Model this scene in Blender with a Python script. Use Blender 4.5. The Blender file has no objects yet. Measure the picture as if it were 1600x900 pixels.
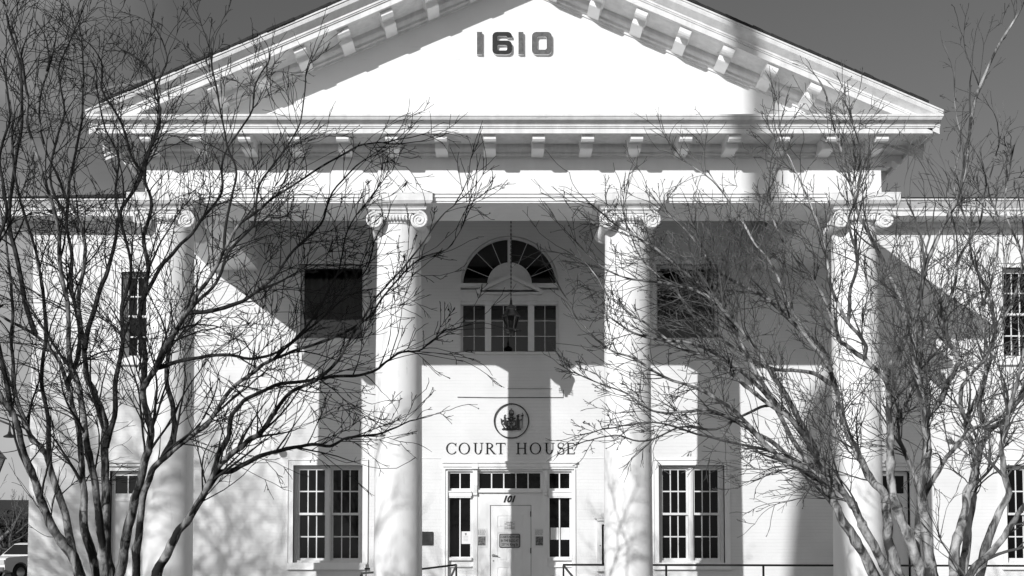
import bpy, math, random
from math import sin, cos, pi, radians, sqrt, atan2, tan
from mathutils import Vector, Matrix, noise
random.seed(7)
scene = bpy.context.scene
# ------------------------------------------------------------------ camera, sky, sun, exposure
CX, CZ, F, TILT, VX = -0.371, 1.7, 1680.0, radians(2.5), 770.5
VY = 870 - F*tan(TILT)
cam_d = bpy.data.cameras.new('camera'); cam = bpy.data.objects.new('camera', cam_d)
scene.collection.objects.link(cam); scene.camera = cam
cam.location = (CX, 0, CZ); cam.rotation_euler = (radians(90)+TILT, 0, 0)
cam_d.sensor_width = 36; cam_d.lens = 36*F/1600
cam_d.shift_x = (800-VX)/1600; cam_d.shift_y = (VY-450)/1600
cam_d.clip_start = 0.1; cam_d.clip_end = 20000

SUN_AZ = math.atan(0.619); SUN_EL = math.atan(0.463/sqrt(1+0.619**2))
sd = Vector((0.619, 1, -0.463)).normalized()          # direction the light travels
sun_d = bpy.data.lights.new('sun', 'SUN'); sun = bpy.data.objects.new('sun', sun_d)
scene.collection.objects.link(sun)
sun_d.energy = 4.0; sun_d.angle = radians(0.45); sun_d.color = (1, 1, 1)
sun.rotation_euler = sd.to_track_quat('-Z', 'Y').to_euler(); sun.location = (-20, -20, 30)

w = bpy.data.worlds.new('World'); scene.world = w; w.use_nodes = True
nt = w.node_tree; nt.nodes.clear(); N = nt.nodes.new; LK = nt.links.new
sky = N('ShaderNodeTexSky'); sky.sky_type = 'NISHITA'; sky.sun_disc = False
sky.sun_elevation = SUN_EL; sky.sun_rotation = pi + SUN_AZ   # sun stands behind and left of the camera
sky.air_density = 1.0; sky.dust_density = 1.2; sky.ozone_density = 1.0
sep = N('ShaderNodeSeparateColor'); LK(sky.outputs[0], sep.inputs[0])
m1 = N('ShaderNodeMath'); m1.operation = 'MULTIPLY'; m1.inputs[1].default_value = 0.75; LK(sep.outputs[0], m1.inputs[0])
m2 = N('ShaderNodeMath'); m2.operation = 'MULTIPLY_ADD'; m2.inputs[1].default_value = 0.25; LK(sep.outputs[1], m2.inputs[0]); LK(m1.outputs[0], m2.inputs[2])
tc = N('ShaderNodeTexCoord')
mp = N('ShaderNodeMapping'); mp.inputs['Scale'].default_value = (1, 1, 2.2); LK(tc.outputs['Generated'], mp.inputs[0])
nz = N('ShaderNodeTexNoise'); nz.inputs['Scale'].default_value = 2.3; nz.inputs['Detail'].default_value = 7; nz.inputs['Roughness'].default_value = .55
LK(mp.outputs[0], nz.inputs['Vector'])
# thin cloud drifting in from the left
sx = N('ShaderNodeSeparateXYZ'); LK(tc.outputs['Generated'], sx.inputs[0])
side = N('ShaderNodeMapRange'); side.inputs['From Min'].default_value = -0.26; side.inputs['From Max'].default_value = -0.40
side.inputs['To Min'].default_value = 0; side.inputs['To Max'].default_value = 0.8; LK(sx.outputs[0], side.inputs[0])
cr = N('ShaderNodeMapRange'); cr.inputs['From Min'].default_value = 0.36; cr.inputs['From Max'].default_value = 0.62; LK(nz.outputs[0], cr.inputs[0])
cm = N('ShaderNodeMath'); cm.operation = 'MULTIPLY'; LK(side.outputs[0], cm.inputs[0]); LK(cr.outputs[0], cm.inputs[1])
mx = N('ShaderNodeMix'); mx.data_type = 'FLOAT'; LK(cm.outputs[0], mx.inputs[0]); LK(m2.outputs[0], mx.inputs[2]); mx.inputs[3].default_value = 7.0
bg = N('ShaderNodeBackground'); bg.inputs[1].default_value = 0.08; LK(mx.outputs[0], bg.inputs[0])
wo = N('ShaderNodeOutputWorld'); LK(bg.outputs[0], wo.inputs[0])

scene.view_settings.view_transform = 'Standard'; scene.view_settings.look = 'None'
scene.view_settings.exposure = 0.02; scene.view_settings.gamma = 1; scene.view_settings.use_curve_mapping = False
scene.render.engine = 'CYCLES'; scene.render.resolution_x = 1024; scene.render.resolution_y = 576
scene.cycles.max_bounces = 6; scene.cycles.diffuse_bounces = 4

def at(px, py, Y):
    u = (px-VX)/F; v = (VY-py)/F
    t = Y/(cos(TILT)-v*sin(TILT))
    return Vector((CX+u*t, Y, CZ+(sin(TILT)+v*cos(TILT))*t))

# ------------------------------------------------------------------ materials (the picture is black and white: all greys)
def mat(name, val, rough=.7, var=0.0, scale=3.0, detail=6, bump=0.0, bscale=20, spec=.3, metal=0.0, streak=False):
    m = bpy.data.materials.new(name); m.use_nodes = True; t = m.node_tree; b = t.nodes['Principled BSDF']
    b.inputs['Roughness'].default_value = rough; b.inputs['Specular IOR Level'].default_value = spec; b.inputs['Metallic'].default_value = metal
    b.inputs['Base Color'].default_value = (val, val, val, 1)
    co = t.nodes.new('ShaderNodeTexCoord'); src = co.outputs['Object']
    if var:
        mp = t.nodes.new('ShaderNodeMapping'); t.links.new(src, mp.inputs[0])
        if streak: mp.inputs['Scale'].default_value = (1, 1, .25)
        n = t.nodes.new('ShaderNodeTexNoise'); n.inputs['Scale'].default_value = scale; n.inputs['Detail'].default_value = detail; n.inputs['Roughness'].default_value = .62
        t.links.new(mp.outputs[0], n.inputs['Vector'])
        r = t.nodes.new('ShaderNodeMapRange'); r.inputs['From Min'].default_value = .3; r.inputs['From Max'].default_value = .7
        r.inputs['To Min'].default_value = max(0, val-var); r.inputs['To Max'].default_value = val+var*.4
        t.links.new(n.outputs[0], r.inputs[0]); c = t.nodes.new('ShaderNodeCombineColor')
        for i in range(3): t.links.new(r.outputs[0], c.inputs[i])
        t.links.new(c.outputs[0], b.inputs['Base Color'])
    if bump:
        n2 = t.nodes.new('ShaderNodeTexNoise'); n2.inputs['Scale'].default_value = bscale; n2.inputs['Detail'].default_value = 5
        t.links.new(src, n2.inputs['Vector']); bp = t.nodes.new('ShaderNodeBump'); bp.inputs['Strength'].default_value = bump; bp.inputs['Distance'].default_value = .02
        t.links.new(n2.outputs[0], bp.inputs['Height']); t.links.new(bp.outputs[0], b.inputs['Normal'])
    return m

def stains(m, dark=.16, horiz=True, lo_=.60, amt=.75):
    t = m.node_tree; b = t.nodes['Principled BSDF']; src = b.inputs['Base Color'].links[0].from_socket
    co = t.nodes.new('ShaderNodeTexCoord'); mp = t.nodes.new('ShaderNodeMapping'); mp.inputs['Scale'].default_value = (1.1, 1.1, 14) if horiz else (6, 6, .8)
    t.links.new(co.outputs['Object'], mp.inputs[0]); n = t.nodes.new('ShaderNodeTexNoise'); n.inputs['Scale'].default_value = 1.7; n.inputs['Detail'].default_value = 10; n.inputs['Roughness'].default_value = .75; t.links.new(mp.outputs[0], n.inputs['Vector'])
    r = t.nodes.new('ShaderNodeMapRange'); r.inputs['From Min'].default_value = lo_; r.inputs['From Max'].default_value = lo_+.12; r.inputs['To Max'].default_value = amt; t.links.new(n.outputs[0], r.inputs[0])
    mx = t.nodes.new('ShaderNodeMix'); mx.data_type = 'RGBA'; t.links.new(r.outputs[0], mx.inputs[0]); t.links.new(src, mx.inputs[6]); mx.inputs[7].default_value = (dark, dark, dark, 1)
    t.links.new(mx.outputs[2], b.inputs['Base Color']); return m

def bark(name, lo, hi, mid):
    m = mat(name, hi, .85, .01, 9, 6, bump=.7, bscale=26, streak=True); t = m.node_tree
    b = t.nodes['Principled BSDF']; co = t.nodes.new('ShaderNodeTexCoord'); mp = t.nodes.new('ShaderNodeMapping'); mp.inputs['Scale'].default_value = (1, 1, .38); t.links.new(co.outputs['Object'], mp.inputs[0])
    n = t.nodes.new('ShaderNodeTexNoise'); n.inputs['Scale'].default_value = 7; n.inputs['Detail'].default_value = 9; n.inputs['Roughness'].default_value = .6; n.inputs['Distortion'].default_value = 1.2
    t.links.new(mp.outputs[0], n.inputs['Vector']); r = t.nodes.new('ShaderNodeMapRange'); r.inputs['From Min'].default_value = mid-.09; r.inputs['From Max'].default_value = mid+.13
    r.inputs['To Min'].default_value = lo; r.inputs['To Max'].default_value = hi; t.links.new(n.outputs[0], r.inputs[0]); c = t.nodes.new('ShaderNodeCombineColor')
    for i in range(3): t.links.new(r.outputs[0], c.inputs[i])
    t.links.new(c.outputs[0], b.inputs['Base Color']); return m

def brick_mat(name, val, axis='XZ'):
    m = bpy.data.materials.new(name); m.use_nodes = True; t = m.node_tree; b = t.nodes['Principled BSDF']; b.inputs['Roughness'].default_value = .8
    b.inputs['Specular IOR Level'].default_value = .2
    co = t.nodes.new('ShaderNodeTexCoord'); s = t.nodes.new('ShaderNodeSeparateXYZ'); t.links.new(co.outputs['Object'], s.inputs[0])
    c = t.nodes.new('ShaderNodeCombineXYZ'); t.links.new(s.outputs[0 if axis == 'XZ' else 1], c.inputs[0]); t.links.new(s.outputs[2], c.inputs[1])
    br = t.nodes.new('ShaderNodeTexBrick'); br.inputs['Scale'].default_value = 1; br.inputs['Brick Width'].default_value = .22; br.inputs['Row Height'].default_value = .0745
    br.inputs['Mortar Size'].default_value = .006; br.inputs['Mortar Smooth'].default_value = .6; br.inputs['Color1'].default_value = (1, 1, 1, 1); br.inputs['Color2'].default_value = (.93, .93, .93, 1)
    br.inputs['Mortar'].default_value = (.0, .0, .0, 1); t.links.new(c.outputs[0], br.inputs['Vector'])
    n = t.nodes.new('ShaderNodeTexNoise'); n.inputs['Scale'].default_value = 1.3; n.inputs['Detail'].default_value = 8; t.links.new(co.outputs['Object'], n.inputs['Vector'])
    n3 = t.nodes.new('ShaderNodeTexNoise'); n3.inputs['Scale'].default_value = 28; n3.inputs['Detail'].default_value = 4; t.links.new(co.outputs['Object'], n3.inputs['Vector'])
    # mortar joints of the painted brick: filled with paint in places
    fill = t.nodes.new('ShaderNodeMapRange'); fill.inputs['From Min'].default_value = .42; fill.inputs['From Max'].default_value = .62; fill.inputs['To Min'].default_value = .15; t.links.new(n.outputs[0], fill.inputs[0])
    # bed joints read stronger than the paint-filled upright ones
    wv = t.nodes.new('ShaderNodeMath'); wv.operation = 'MULTIPLY_ADD'; wv.inputs[1].default_value = .014; t.links.new(n.outputs[0], wv.inputs[0]); t.links.new(s.outputs[2], wv.inputs[2])
    dv = t.nodes.new('ShaderNodeMath'); dv.operation = 'PINGPONG'; dv.inputs[1].default_value = .0745/2; t.links.new(wv.outputs[0], dv.inputs[0])
    hj = t.nodes.new('ShaderNodeMapRange'); hj.inputs['From Min'].default_value = .009; hj.inputs['From Max'].default_value = .001; t.links.new(dv.outputs[0], hj.inputs[0])
    st_ = t.nodes.new('ShaderNodeMapping'); st_.inputs['Scale'].default_value = (.9, .9, 7); t.links.new(co.outputs['Object'], st_.inputs[0])
    n4 = t.nodes.new('ShaderNodeTexNoise'); n4.inputs['Scale'].default_value = 1.6; n4.inputs['Detail'].default_value = 5; t.links.new(st_.outputs[0], n4.inputs['Vector'])
    br2 = t.nodes.new('ShaderNodeMapRange'); br2.inputs['From Min'].default_value = .40; br2.inputs['From Max'].default_value = .60; br2.inputs['To Min'].default_value = .1; t.links.new(n4.outputs[0], br2.inputs[0])
    hk = t.nodes.new('ShaderNodeMath'); hk.operation = 'MULTIPLY'; t.links.new(hj.outputs[0], hk.inputs[0]); t.links.new(br2.outputs[0], hk.inputs[1])
    vk = t.nodes.new('ShaderNodeMath'); vk.operation = 'MULTIPLY'; vk.inputs[1].default_value = .5; t.links.new(br.outputs['Fac'], vk.inputs[0])
    vf = t.nodes.new('ShaderNodeMath'); vf.operation = 'MULTIPLY'; t.links.new(vk.outputs[0], vf.inputs[0]); t.links.new(fill.outputs[0], vf.inputs[1])
    jm = t.nodes.new('ShaderNodeMath'); jm.operation = 'MAXIMUM'; t.links.new(hk.outputs[0], jm.inputs[0]); t.links.new(vf.outputs[0], jm.inputs[1])
    r = t.nodes.new('ShaderNodeMapRange'); r.inputs['From Min'].default_value = .3; r.inputs['From Max'].default_value = .7; r.inputs['To Min'].default_value = val-.06; r.inputs['To Max'].default_value = val+.02; t.links.new(n.outputs[0], r.inputs[0])
    sb = t.nodes.new('ShaderNodeMath'); sb.operation = 'MULTIPLY_ADD'; sb.inputs[1].default_value = -.07; t.links.new(jm.outputs[0], sb.inputs[0]); t.links.new(r.outputs[0], sb.inputs[2])
    cc = t.nodes.new('ShaderNodeCombineColor')
    for i in range(3): t.links.new(sb.outputs[0], cc.inputs[i])
    t.links.new(cc.outputs[0], b.inputs['Base Color'])
    h = t.nodes.new('ShaderNodeMath'); h.operation = 'MULTIPLY_ADD'; h.inputs[1].default_value = -1.0; t.links.new(jm.outputs[0], h.inputs[0]); t.links.new(n3.outputs[0], h.inputs[2])
    bp = t.nodes.new('ShaderNodeBump'); bp.inputs['Strength'].default_value = .38; bp.inputs['Distance'].default_value = .005
    t.links.new(h.outputs[0], bp.inputs['Height']); t.links.new(bp.outputs[0], b.inputs['Normal'])
    return m

M = {}
M['brick'] = brick_mat('painted_brick', .77)
M['brick_side'] = brick_mat('painted_brick_side', .80, 'YZ')
M['stucco'] = mat('white_stucco', .80, .75, .04, 1.2, bump=.15, bscale=9)
M['trim'] = mat('white_trim_paint', .82, .5, .05, 5, streak=True, bump=.08, bscale=30)
M['weathered'] = mat('weathered_shaded_cornice_paint', .76, .6, .13, 7, 10, bump=.25, bscale=40, streak=True)  # real weathering, with the base tone lowered to suggest soffit shade
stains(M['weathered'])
M['bracket'] = mat('bounce_lit_bracket_paint', .87, .5, .05, 6)  # lighter than the cornice, painting in light bounced onto the brackets
M['glass_up'] = mat('upper_window_glass', .004, .04, .002, 1.5, bump=.03, bscale=1.2, spec=.5)
M['column'] = mat('column_paint', .81, .6, .05, 1.6, bump=.15, bscale=7, streak=True)
stains(M['column'], .35, False, .58, .5)
stains(M['stucco'], .3, True, .60, .45)
M['sash'] = mat('sash_paint', .74, .45, .05, 12)
M['ceiling_grey'] = mat('grey_ceiling_paint', .62, .7, .06, 4)  # even ceiling paint, a darker grey than the trim
M['roof'] = mat('dark_shingle', .035, .9, .02, 18, bump=.6, bscale=30)
M['glass'] = mat('dark_window_glass', .004, .04, .002, 1.5, bump=.02, bscale=1.2, spec=.16)
M['dark_metal'] = mat('black_iron', .015, .45, .008, 20, spec=.5)
M['letter'] = mat('dark_bronze_letters', .018, .6, .01, 30, spec=.15)
M['number_grey'] = mat('worn_grey_numeral_face', .13, .6, .06, 14)
M['number_black'] = mat('black_numeral_face', .02, .5, .008, 14)
M['bronze'] = mat('bronze_plaque', .03, .45, .015, 12, spec=.5)
M['paper'] = mat('white_paper', .75, .7, .04, 9)
M['paper_grey'] = mat('grey_sign_face', .35, .5, .03, 12)
M['ink'] = mat('black_ink', .02, .6, .005, 30)
M['photo'] = mat('printed_picture', .20, .6, .30, 30, 8)
M['chrome'] = mat('satin_metal', .45, .3, .05, 20, metal=1)
M['concrete'] = mat('concrete', .25, .9, .08, 2, bump=.3, bscale=40)
M['grass'] = mat('winter_lawn', .16, .95, .10, 6, bump=.8, bscale=60)
M['asphalt'] = mat('asphalt', .06, .9, .02, 20, bump=.5, bscale=90)
M['curtain'] = mat('grey_curtain', .22, .9, .05, 8)
M['bark_dark'] = bark('dark_mottled_sun_streaked_bark', .012, .34, .54)  # mottled bark whose pale patches double as painted sun streaks
M['limb_dark'] = bark('dark_limb_bark', .012, .07, .55)
M['limb_pale'] = bark('pale_limb_bark', .02, .36, .50)
M['twig_dark'] = mat('dark_twigs', .022, .85, .012, 6)
M['bark_pale'] = bark('pale_mottled_branch_shaded_bark', .04, .46, .51)  # mottled bark whose dark patches double as painted branch shadows
M['twig_pale'] = mat('grey_brown_twigs', .11, .8, .10, 3.5, 3)  # tone spread also paints in sunlit and shaded stretches of twig
M['hedge'] = mat('evergreen', .03, .9, .02, 6)
M['carpaint'] = mat('white_car_paint', .75, .25, .02, 5, spec=.6)
M['tyre'] = mat('tyre_rubber', .02, .8, .008, 20)
M['lampglass'] = mat('frosted_lamp_glass', .5, .25, .05, 10, spec=.6)
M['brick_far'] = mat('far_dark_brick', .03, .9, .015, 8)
M['slate'] = mat('slate', .10, .8, .04, 6)

# ------------------------------------------------------------------ object helpers
def link(o, parent=None):
    scene.collection.objects.link(o)
    if parent: o.parent = parent
    return o
def tag(o, label=None, cat=None, group=None, kind=None):
    if label: o['label'] = label
    if cat: o['category'] = cat
    if group: o['group'] = group
    if kind: o['kind'] = kind
    return o
def thing(name, label, cat, loc=(0, 0, 0), group=None):
    o = bpy.data.objects.new(name, None); o.location = loc; o.empty_display_size = .2; link(o)
    return tag(o, label, cat, group)

class MB:
    def __init__(s): s.v = []; s.f = []; s.mi = []; s.cur = 0
    def add(s, vs, fs):
        n = len(s.v); s.v += [tuple(p) for p in vs]; s.f += [tuple(n+i for i in f) for f in fs]; s.mi += [s.cur]*len(fs)
    def box(s, x0, x1, y0, y1, z0, z1, mt=None):
        if x0 > x1: x0, x1 = x1, x0
        vs = [(x, y, z) for x in (x0, x1) for y in (y0, y1) for z in (z0, z1)]
        if mt: vs = [mt @ Vector(p) for p in vs]
        s.add(vs, [(0, 1, 3, 2), (4, 6, 7, 5), (0, 4, 5, 1), (2, 3, 7, 6), (0, 2, 6, 4), (1, 5, 7, 3)])
    def prism(s, poly, a, b, mp=lambda p, q, t: (p, t, q)):
        n = len(poly); vs = [mp(p, q, a) for p, q in poly]+[mp(p, q, b) for p, q in poly]
        fs = [tuple(range(n))[::-1], tuple(range(n, 2*n))]+[(i, (i+1) % n, n+(i+1) % n, n+i) for i in range(n)]
        s.add(vs, fs)
    def lathe(s, prof, c, axis='Z', n=40, sx=1, sy=1):
        vs = []; k = len(prof)
        for r, h in prof:
            for i in range(n):
                a = 2*pi*i/n
                if axis == 'Z': vs.append((c[0]+r*cos(a)*sx, c[1]+r*sin(a)*sy, c[2]+h))
                elif axis == 'Y': vs.append((c[0]+r*cos(a), c[1]+h, c[2]+r*sin(a)))
                else: vs.append((c[0]+h, c[1]+r*cos(a), c[2]+r*sin(a)))
        fs = [(j*n+i, j*n+(i+1) % n, (j+1)*n+(i+1) % n, (j+1)*n+i) for j in range(k-1) for i in range(n)]
        fs += [tuple(range(n))[::-1], tuple((k-1)*n+i for i in range(n))]
        s.add(vs, fs)
    def tube(s, pts, rad, n=8, cap=True):
        k = len(pts); pts = [Vector(p) for p in pts]
        if not hasattr(rad, '__len__'): rad = [rad]*k
        vs = []; ref = Vector((0.13, 0.37, 0.92)).normalized()
        for i in range(k):
            d = (pts[min(i+1, k-1)]-pts[max(i-1, 0)])
            if d.length < 1e-9: d = Vector((0, 0, 1))
            d.normalize()
            if abs(d.dot(ref)) > .95: ref = Vector((1, .2, .1)).normalized()
            u = d.cross(ref).normalized(); w2 = d.cross(u); ref = -w2 if False else ref
            for j in range(n):
                a = 2*pi*j/n; vs.append(pts[i]+(u*cos(a)+w2*sin(a))*rad[i])
        fs = [(i*n+j, i*n+(j+1) % n, (i+1)*n+(j+1) % n, (i+1)*n+j) for i in range(k-1) for j in range(n)]
        if cap: fs += [tuple(range(n))[::-1], tuple((k-1)*n+j for j in range(n))]
        s.add(vs, fs)
    def build(s, name, m, parent=None, smooth=False, sharp=40):
        me = bpy.data.meshes.new(name); me.from_pydata(s.v, [], s.f)
        for x in (m if isinstance(m, (list, tuple)) else [m]): me.materials.append(x)
        if any(s.mi): me.polygons.foreach_set('material_index', s.mi)
        import bmesh
        if len(s.v) < 60000:
            bm = bmesh.new(); bm.from_mesh(me); bmesh.ops.recalc_face_normals(bm, faces=bm.faces); bm.to_mesh(me); bm.free()
        if smooth:
            me.polygons.foreach_set('use_smooth', [True]*len(me.polygons))
            if len(s.v) < 60000: me.set_sharp_from_angle(angle=radians(sharp))
        me.update()
        return link(bpy.data.objects.new(name, me), parent)

def curve_mesh(name, outlines, y0, y1, m, parent, off=0):
    """flat outline with holes in the XZ plane, given thickness y0..y1"""
    cu = bpy.data.curves.new(name, 'CURVE'); cu.dimensions = '2D'; cu.fill_mode = 'BOTH'; cu.extrude = abs(y1-y0)/2
    for o in outlines:
        sp = cu.splines.new('POLY'); sp.points.add(len(o)-1)
        for i, (x, z) in enumerate(o): sp.points[i].co = (x, z, 0, 1)
        sp.use_cyclic_u = True
    ob = bpy.data.objects.new(name, cu); scene.collection.objects.link(ob)
    bpy.context.view_layer.update(); dg = bpy.context.evaluated_depsgraph_get()
    me = bpy.data.meshes.new_from_object(ob.evaluated_get(dg)); bpy.data.objects.remove(ob)
    for v in me.vertices: v.co = Vector((v.co.x, (y0+y1)/2-v.co.z, v.co.y))
    me.materials.clear()
    for x in (m if isinstance(m, (list, tuple)) else [m]): me.materials.append(x)
    me.name = name; me.update()
    return link(bpy.data.objects.new(name, me), parent)
def rect(x0, x1, z0, z1): return [(x0, z0), (x1, z0), (x1, z1), (x0, z1)]
def arc(cx, cz, r, a0, a1, n=32, rz=None):
    rz = rz or r
    return [(cx+r*cos(radians(a0+(a1-a0)*i/n)), cz+rz*sin(radians(a0+(a1-a0)*i/n))) for i in range(n+1)]
def text_obj(name, s, x, z, y, size, m, parent, depth=.004, align='CENTER', shear=0, off=0, sx=1, rotz=0):
    cu = bpy.data.curves.new(name, 'FONT'); cu.body = s; cu.size = size; cu.extrude = depth/2; cu.align_x = align; cu.align_y = 'CENTER'; cu.shear = shear; cu.offset = off
    ob = bpy.data.objects.new(name, cu); scene.collection.objects.link(ob); bpy.context.view_layer.update()
    me = bpy.data.meshes.new_from_object(ob.evaluated_get(bpy.context.evaluated_depsgraph_get())); bpy.data.objects.remove(ob)
    for v in me.vertices: v.co = Vector((x+v.co.x*sx, y-depth/2-v.co.z, z+v.co.y))
    me.materials.clear(); me.materials.append(m); me.name = name; me.update()
    return link(bpy.data.objects.new(name, me), parent)

# ------------------------------------------------------------------ ground
def ground_z(x, y):
    t = min(1, max(0, (y-7)/6)); return .5*t*t*(3-2*t)
mb = MB(); xs = [-4000, -600, -120, -60, -30, -15, 0, 15, 30, 60, 120, 600, 4000]; ys = [-4000, -600, -100, -30, -10, 0, 7, 8, 9, 10, 11, 12, 13, 14, 20, 40, 80, 200, 900, 6000]
vs = [(x, y, ground_z(x, y)) for y in ys for x in xs]; nx = len(xs)
mb.add(vs, [(j*nx+i, j*nx+i+1, (j+1)*nx+i+1, (j+1)*nx+i) for j in range(len(ys)-1) for i in range(nx-1)])
tag(mb.build('ground', M['grass']), kind='structure')
mb = MB(); mb.box(-200, 200, -9, -1.5, -.2, .004); tag(mb.build('road', M['asphalt']), kind='structure')
mb = MB(); mb.box(-200, 200, -1.5, 1.8, -.3, .12); tag(mb.build('pavement', M['concrete']), kind='structure')
mb = MB()
vs = [(x, y, ground_z(0, y)+.008) for y in (1.8, 7, 8, 9, 10, 11, 12, 13, 13.6) for x in (-1.6, 1.6)]
mb.add(vs, [(2*i, 2*i+1, 2*i+3, 2*i+2) for i in range(8)])
mb.box(-12, 16, 13.6, 24, .3, .512)
tag(mb.build('path', M['concrete']), kind='structure')
mb = MB(); mb.box(-90, -14, 40, 110, .3, .51); tag(mb.build('parking_lot', M['asphalt']), kind='structure')

# ------------------------------------------------------------------ courthouse
CH = thing('courthouse', 'white painted brick courthouse with four-columned portico and pediment dated 1610', 'building')
WY = 24.0; S = .436
XL, XR = -10.75, 17.0
archy = [(-1.10, 6.286), (1.10, 6.286), (1.10, 7.842)]+arc(0, 7.842, 1.10, 0, 180, 40)[1:]
holes = [rect(-4.84, -3.29, 1.57, 3.747), rect(3.33, 4.80, 1.57, 3.747), rect(-4.71, -3.287, 6.59, 8.294), rect(3.30, 4.70, 6.59, 8.294),
         archy, rect(-1.44, 1.44, .73, 3.80), rect(-8.75, -8.12, 6.156, 8.12), rect(11.10, 12.6, 6.156, 8.22), rect(11.10, 12.6, 1.57, 3.747),
         rect(-8.94, -8.2, .73, 3.62), rect(8.2, 8.94, .73, 3.62)]
curve_mesh('wall', [rect(XL, XR, .3, 9.42)]+holes, WY, WY+.35, M['brick'], CH)
mb = MB(); mb.box(XL, XL+.35, WY+.35, 38, .3, 9.42); mb.box(XR-.35, XR, WY+.35, 38, .3, 9.42); mb.box(XL, XR, 38, 38.3, .3, 9.42)
mb.build('side_wall', M['brick_side'], CH)
mb = MB(); mb.box(XL+.4, XR-.4, WY+1.6, WY+1.7, .3, 9.3); mb.box(XL+.4, XR-.4, WY+.36, WY+1.6, 5.0, 5.1); mb.build('dark_room_backing', M['brick_far'], CH)  # near-black backing stands in for unlit rooms behind the glass

# eaves cornice of the wings and hipped roof behind
def run(prof, x0, x1, yf, mb):      # straight moulding, profile (out, z)
    mb.prism([(o, z) for o, z in prof], x0, x1, lambda o, z, t: (t, yf-o, z))
wing_prof = [(o_, z_-.10) for o_, z_ in [(0, 9.22), (.05, 9.22), (.08, 9.28), (.08, 9.33), (.50, 9.36), (.50, 9.32), (.56, 9.32), (.56, 9.42), (.60, 9.45), (.60, 9.48), (.70, 9.60), (.74, 9.62), (.74, 9.66), (0, 9.70)]]
for nm, (x0, x1) in (('eaves_cornice', (XL-.62, -6.72)), ('eaves_cornice', (6.72, XR+.6))):
    mb = MB(); run(wing_prof, x0, x1, WY, mb)
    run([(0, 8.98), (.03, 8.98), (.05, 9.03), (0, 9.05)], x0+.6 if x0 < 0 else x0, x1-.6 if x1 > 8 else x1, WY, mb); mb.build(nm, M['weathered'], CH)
mb = MB()   # left return of the eaves
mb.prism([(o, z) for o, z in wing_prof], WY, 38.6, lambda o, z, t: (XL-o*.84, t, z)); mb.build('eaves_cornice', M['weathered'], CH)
mb = MB()
mb.add([(XL-.66, WY-.78, 9.565), (XR+.66, WY-.78, 9.565), (XR+.66, 38.8, 9.565), (XL-.66, 38.8, 9.565), (XL+5, 31, 12.45), (XR-7, 31, 12.18)],
       [(0, 1, 5, 4), (1, 2, 5), (2, 3, 4, 5), (3, 0, 4), (0, 3, 2, 1)])
mb.build('wing_roof', M['roof'], CH)

# porch floor and steps
mb = MB(); mb.box(-7.1, 7.1, 19.1, WY, .5, .73); mb.box(-1.7, 1.7, 18.7, 19.1, .5, .62); mb.build('porch_floor', M['concrete'], CH)

# entablature, mitred round three sides
YF, AX = 19.35, 6.71
def wrap(mb, prof, ks=1.0):
    k = len(prof)
    vs = []
    for (sx, yy) in ((-1, 'b'), (-1, 'f'), (1, 'f'), (1, 'b')):
        for o, z in prof:
            oo = o*ks if o > 0 else o
            vs.append((sx*(AX+oo), WY if yy == 'b' else YF-o, z))
    fs = [(s*k+i, s*k+(i+1) % k, (s+1)*k+(i+1) % k, (s+1)*k+i) for s in range(3) for i in range(k)]
    fs += [tuple(range(k))[::-1], tuple(3*k+i for i in range(k))]
    mb.add(vs, fs)
mb = MB(); wrap(mb, [(-1.05, 8.15), (0, 8.15), (0, 8.178), (.022, 8.18), (.022, 8.236), (.05, 8.24), (.05, 8.285), (.075, 8.295), (.075, 8.315), (.005, 8.335), (.0, 8.99), (-1.05, 8.99), (-1.05, 8.26), (-1.02, 8.22)])
mb.build('entablature', M['trim'], CH)
mb = MB(); wrap(mb, [(-.3, 8.99), (.03, 8.975), (.03, 9.01), (.06, 9.03), (.06, 9.07), (.11, 9.10), (.13, 9.13), (.13, 9.19), (.73, 9.19), (.73, 9.12), (.80, 9.12), (.80, 9.205), (.82, 9.21), (.82, 9.232), (.835, 9.235), (.835, 9.262),
                  (.87, 9.285), (.93, 9.31), (.95, 9.345), (.95, 9.355), (.965, 9.36), (.965, 9.395), (0, 9.47), (-.3, 9.47)], .785)
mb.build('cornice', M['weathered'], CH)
mb = MB(); mb.box(-5.7, 5.7, 20.35, WY, 9.32, 9.40); mb.build('portico_ceiling', M['ceiling_grey'], CH)

# modillion brackets, side profile in (distance out from the frieze, height below the soffit)
mprof = [(.02, 0), (.02, -.205), (.43, -.207), (.45, -.195), (.455, -.12), (.48, -.10), (.53, -.105), (.59, -.14), (.645, -.165), (.69, -.162), (.72, -.135), (.727, -.09), (.727, 0)]
def modillion():
    mb = MB(); mb.prism(mprof, -.11, .11, lambda o, z, t: (t, -o, z))
    mb.box(-.122, .122, -.724, -.02, -.022, .0)
    return mb
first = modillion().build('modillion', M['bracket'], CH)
PITCHB = .865
plist = []
for i in range(16): plist.append((((i-7.5)*PITCHB), YF, 9.187, 0))
for k in range(-7, 8):
    x = .767*k
    ang = math.atan(S)*(1 if k < 0 else -1 if k > 0 else 0)
    plist.append((x, YF, 12.75-.325-S*abs(x), ang))
for n, (x, y, z, a) in enumerate(plist):
    o = first if n == 0 else link(first.copy(), CH)
    o.location = (x, y, z); o.rotation_euler = (0, -a, 0)
for s in (-1, 1):                       # brackets on the side returns
    for i in range(5):
        o = link(first.copy(), CH); o.location = (s*AX, 19.9+i*.85, 9.187); o.rotation_euler = (0, 0, radians(90)*s); o.scale = (1, .78, 1)

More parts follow.
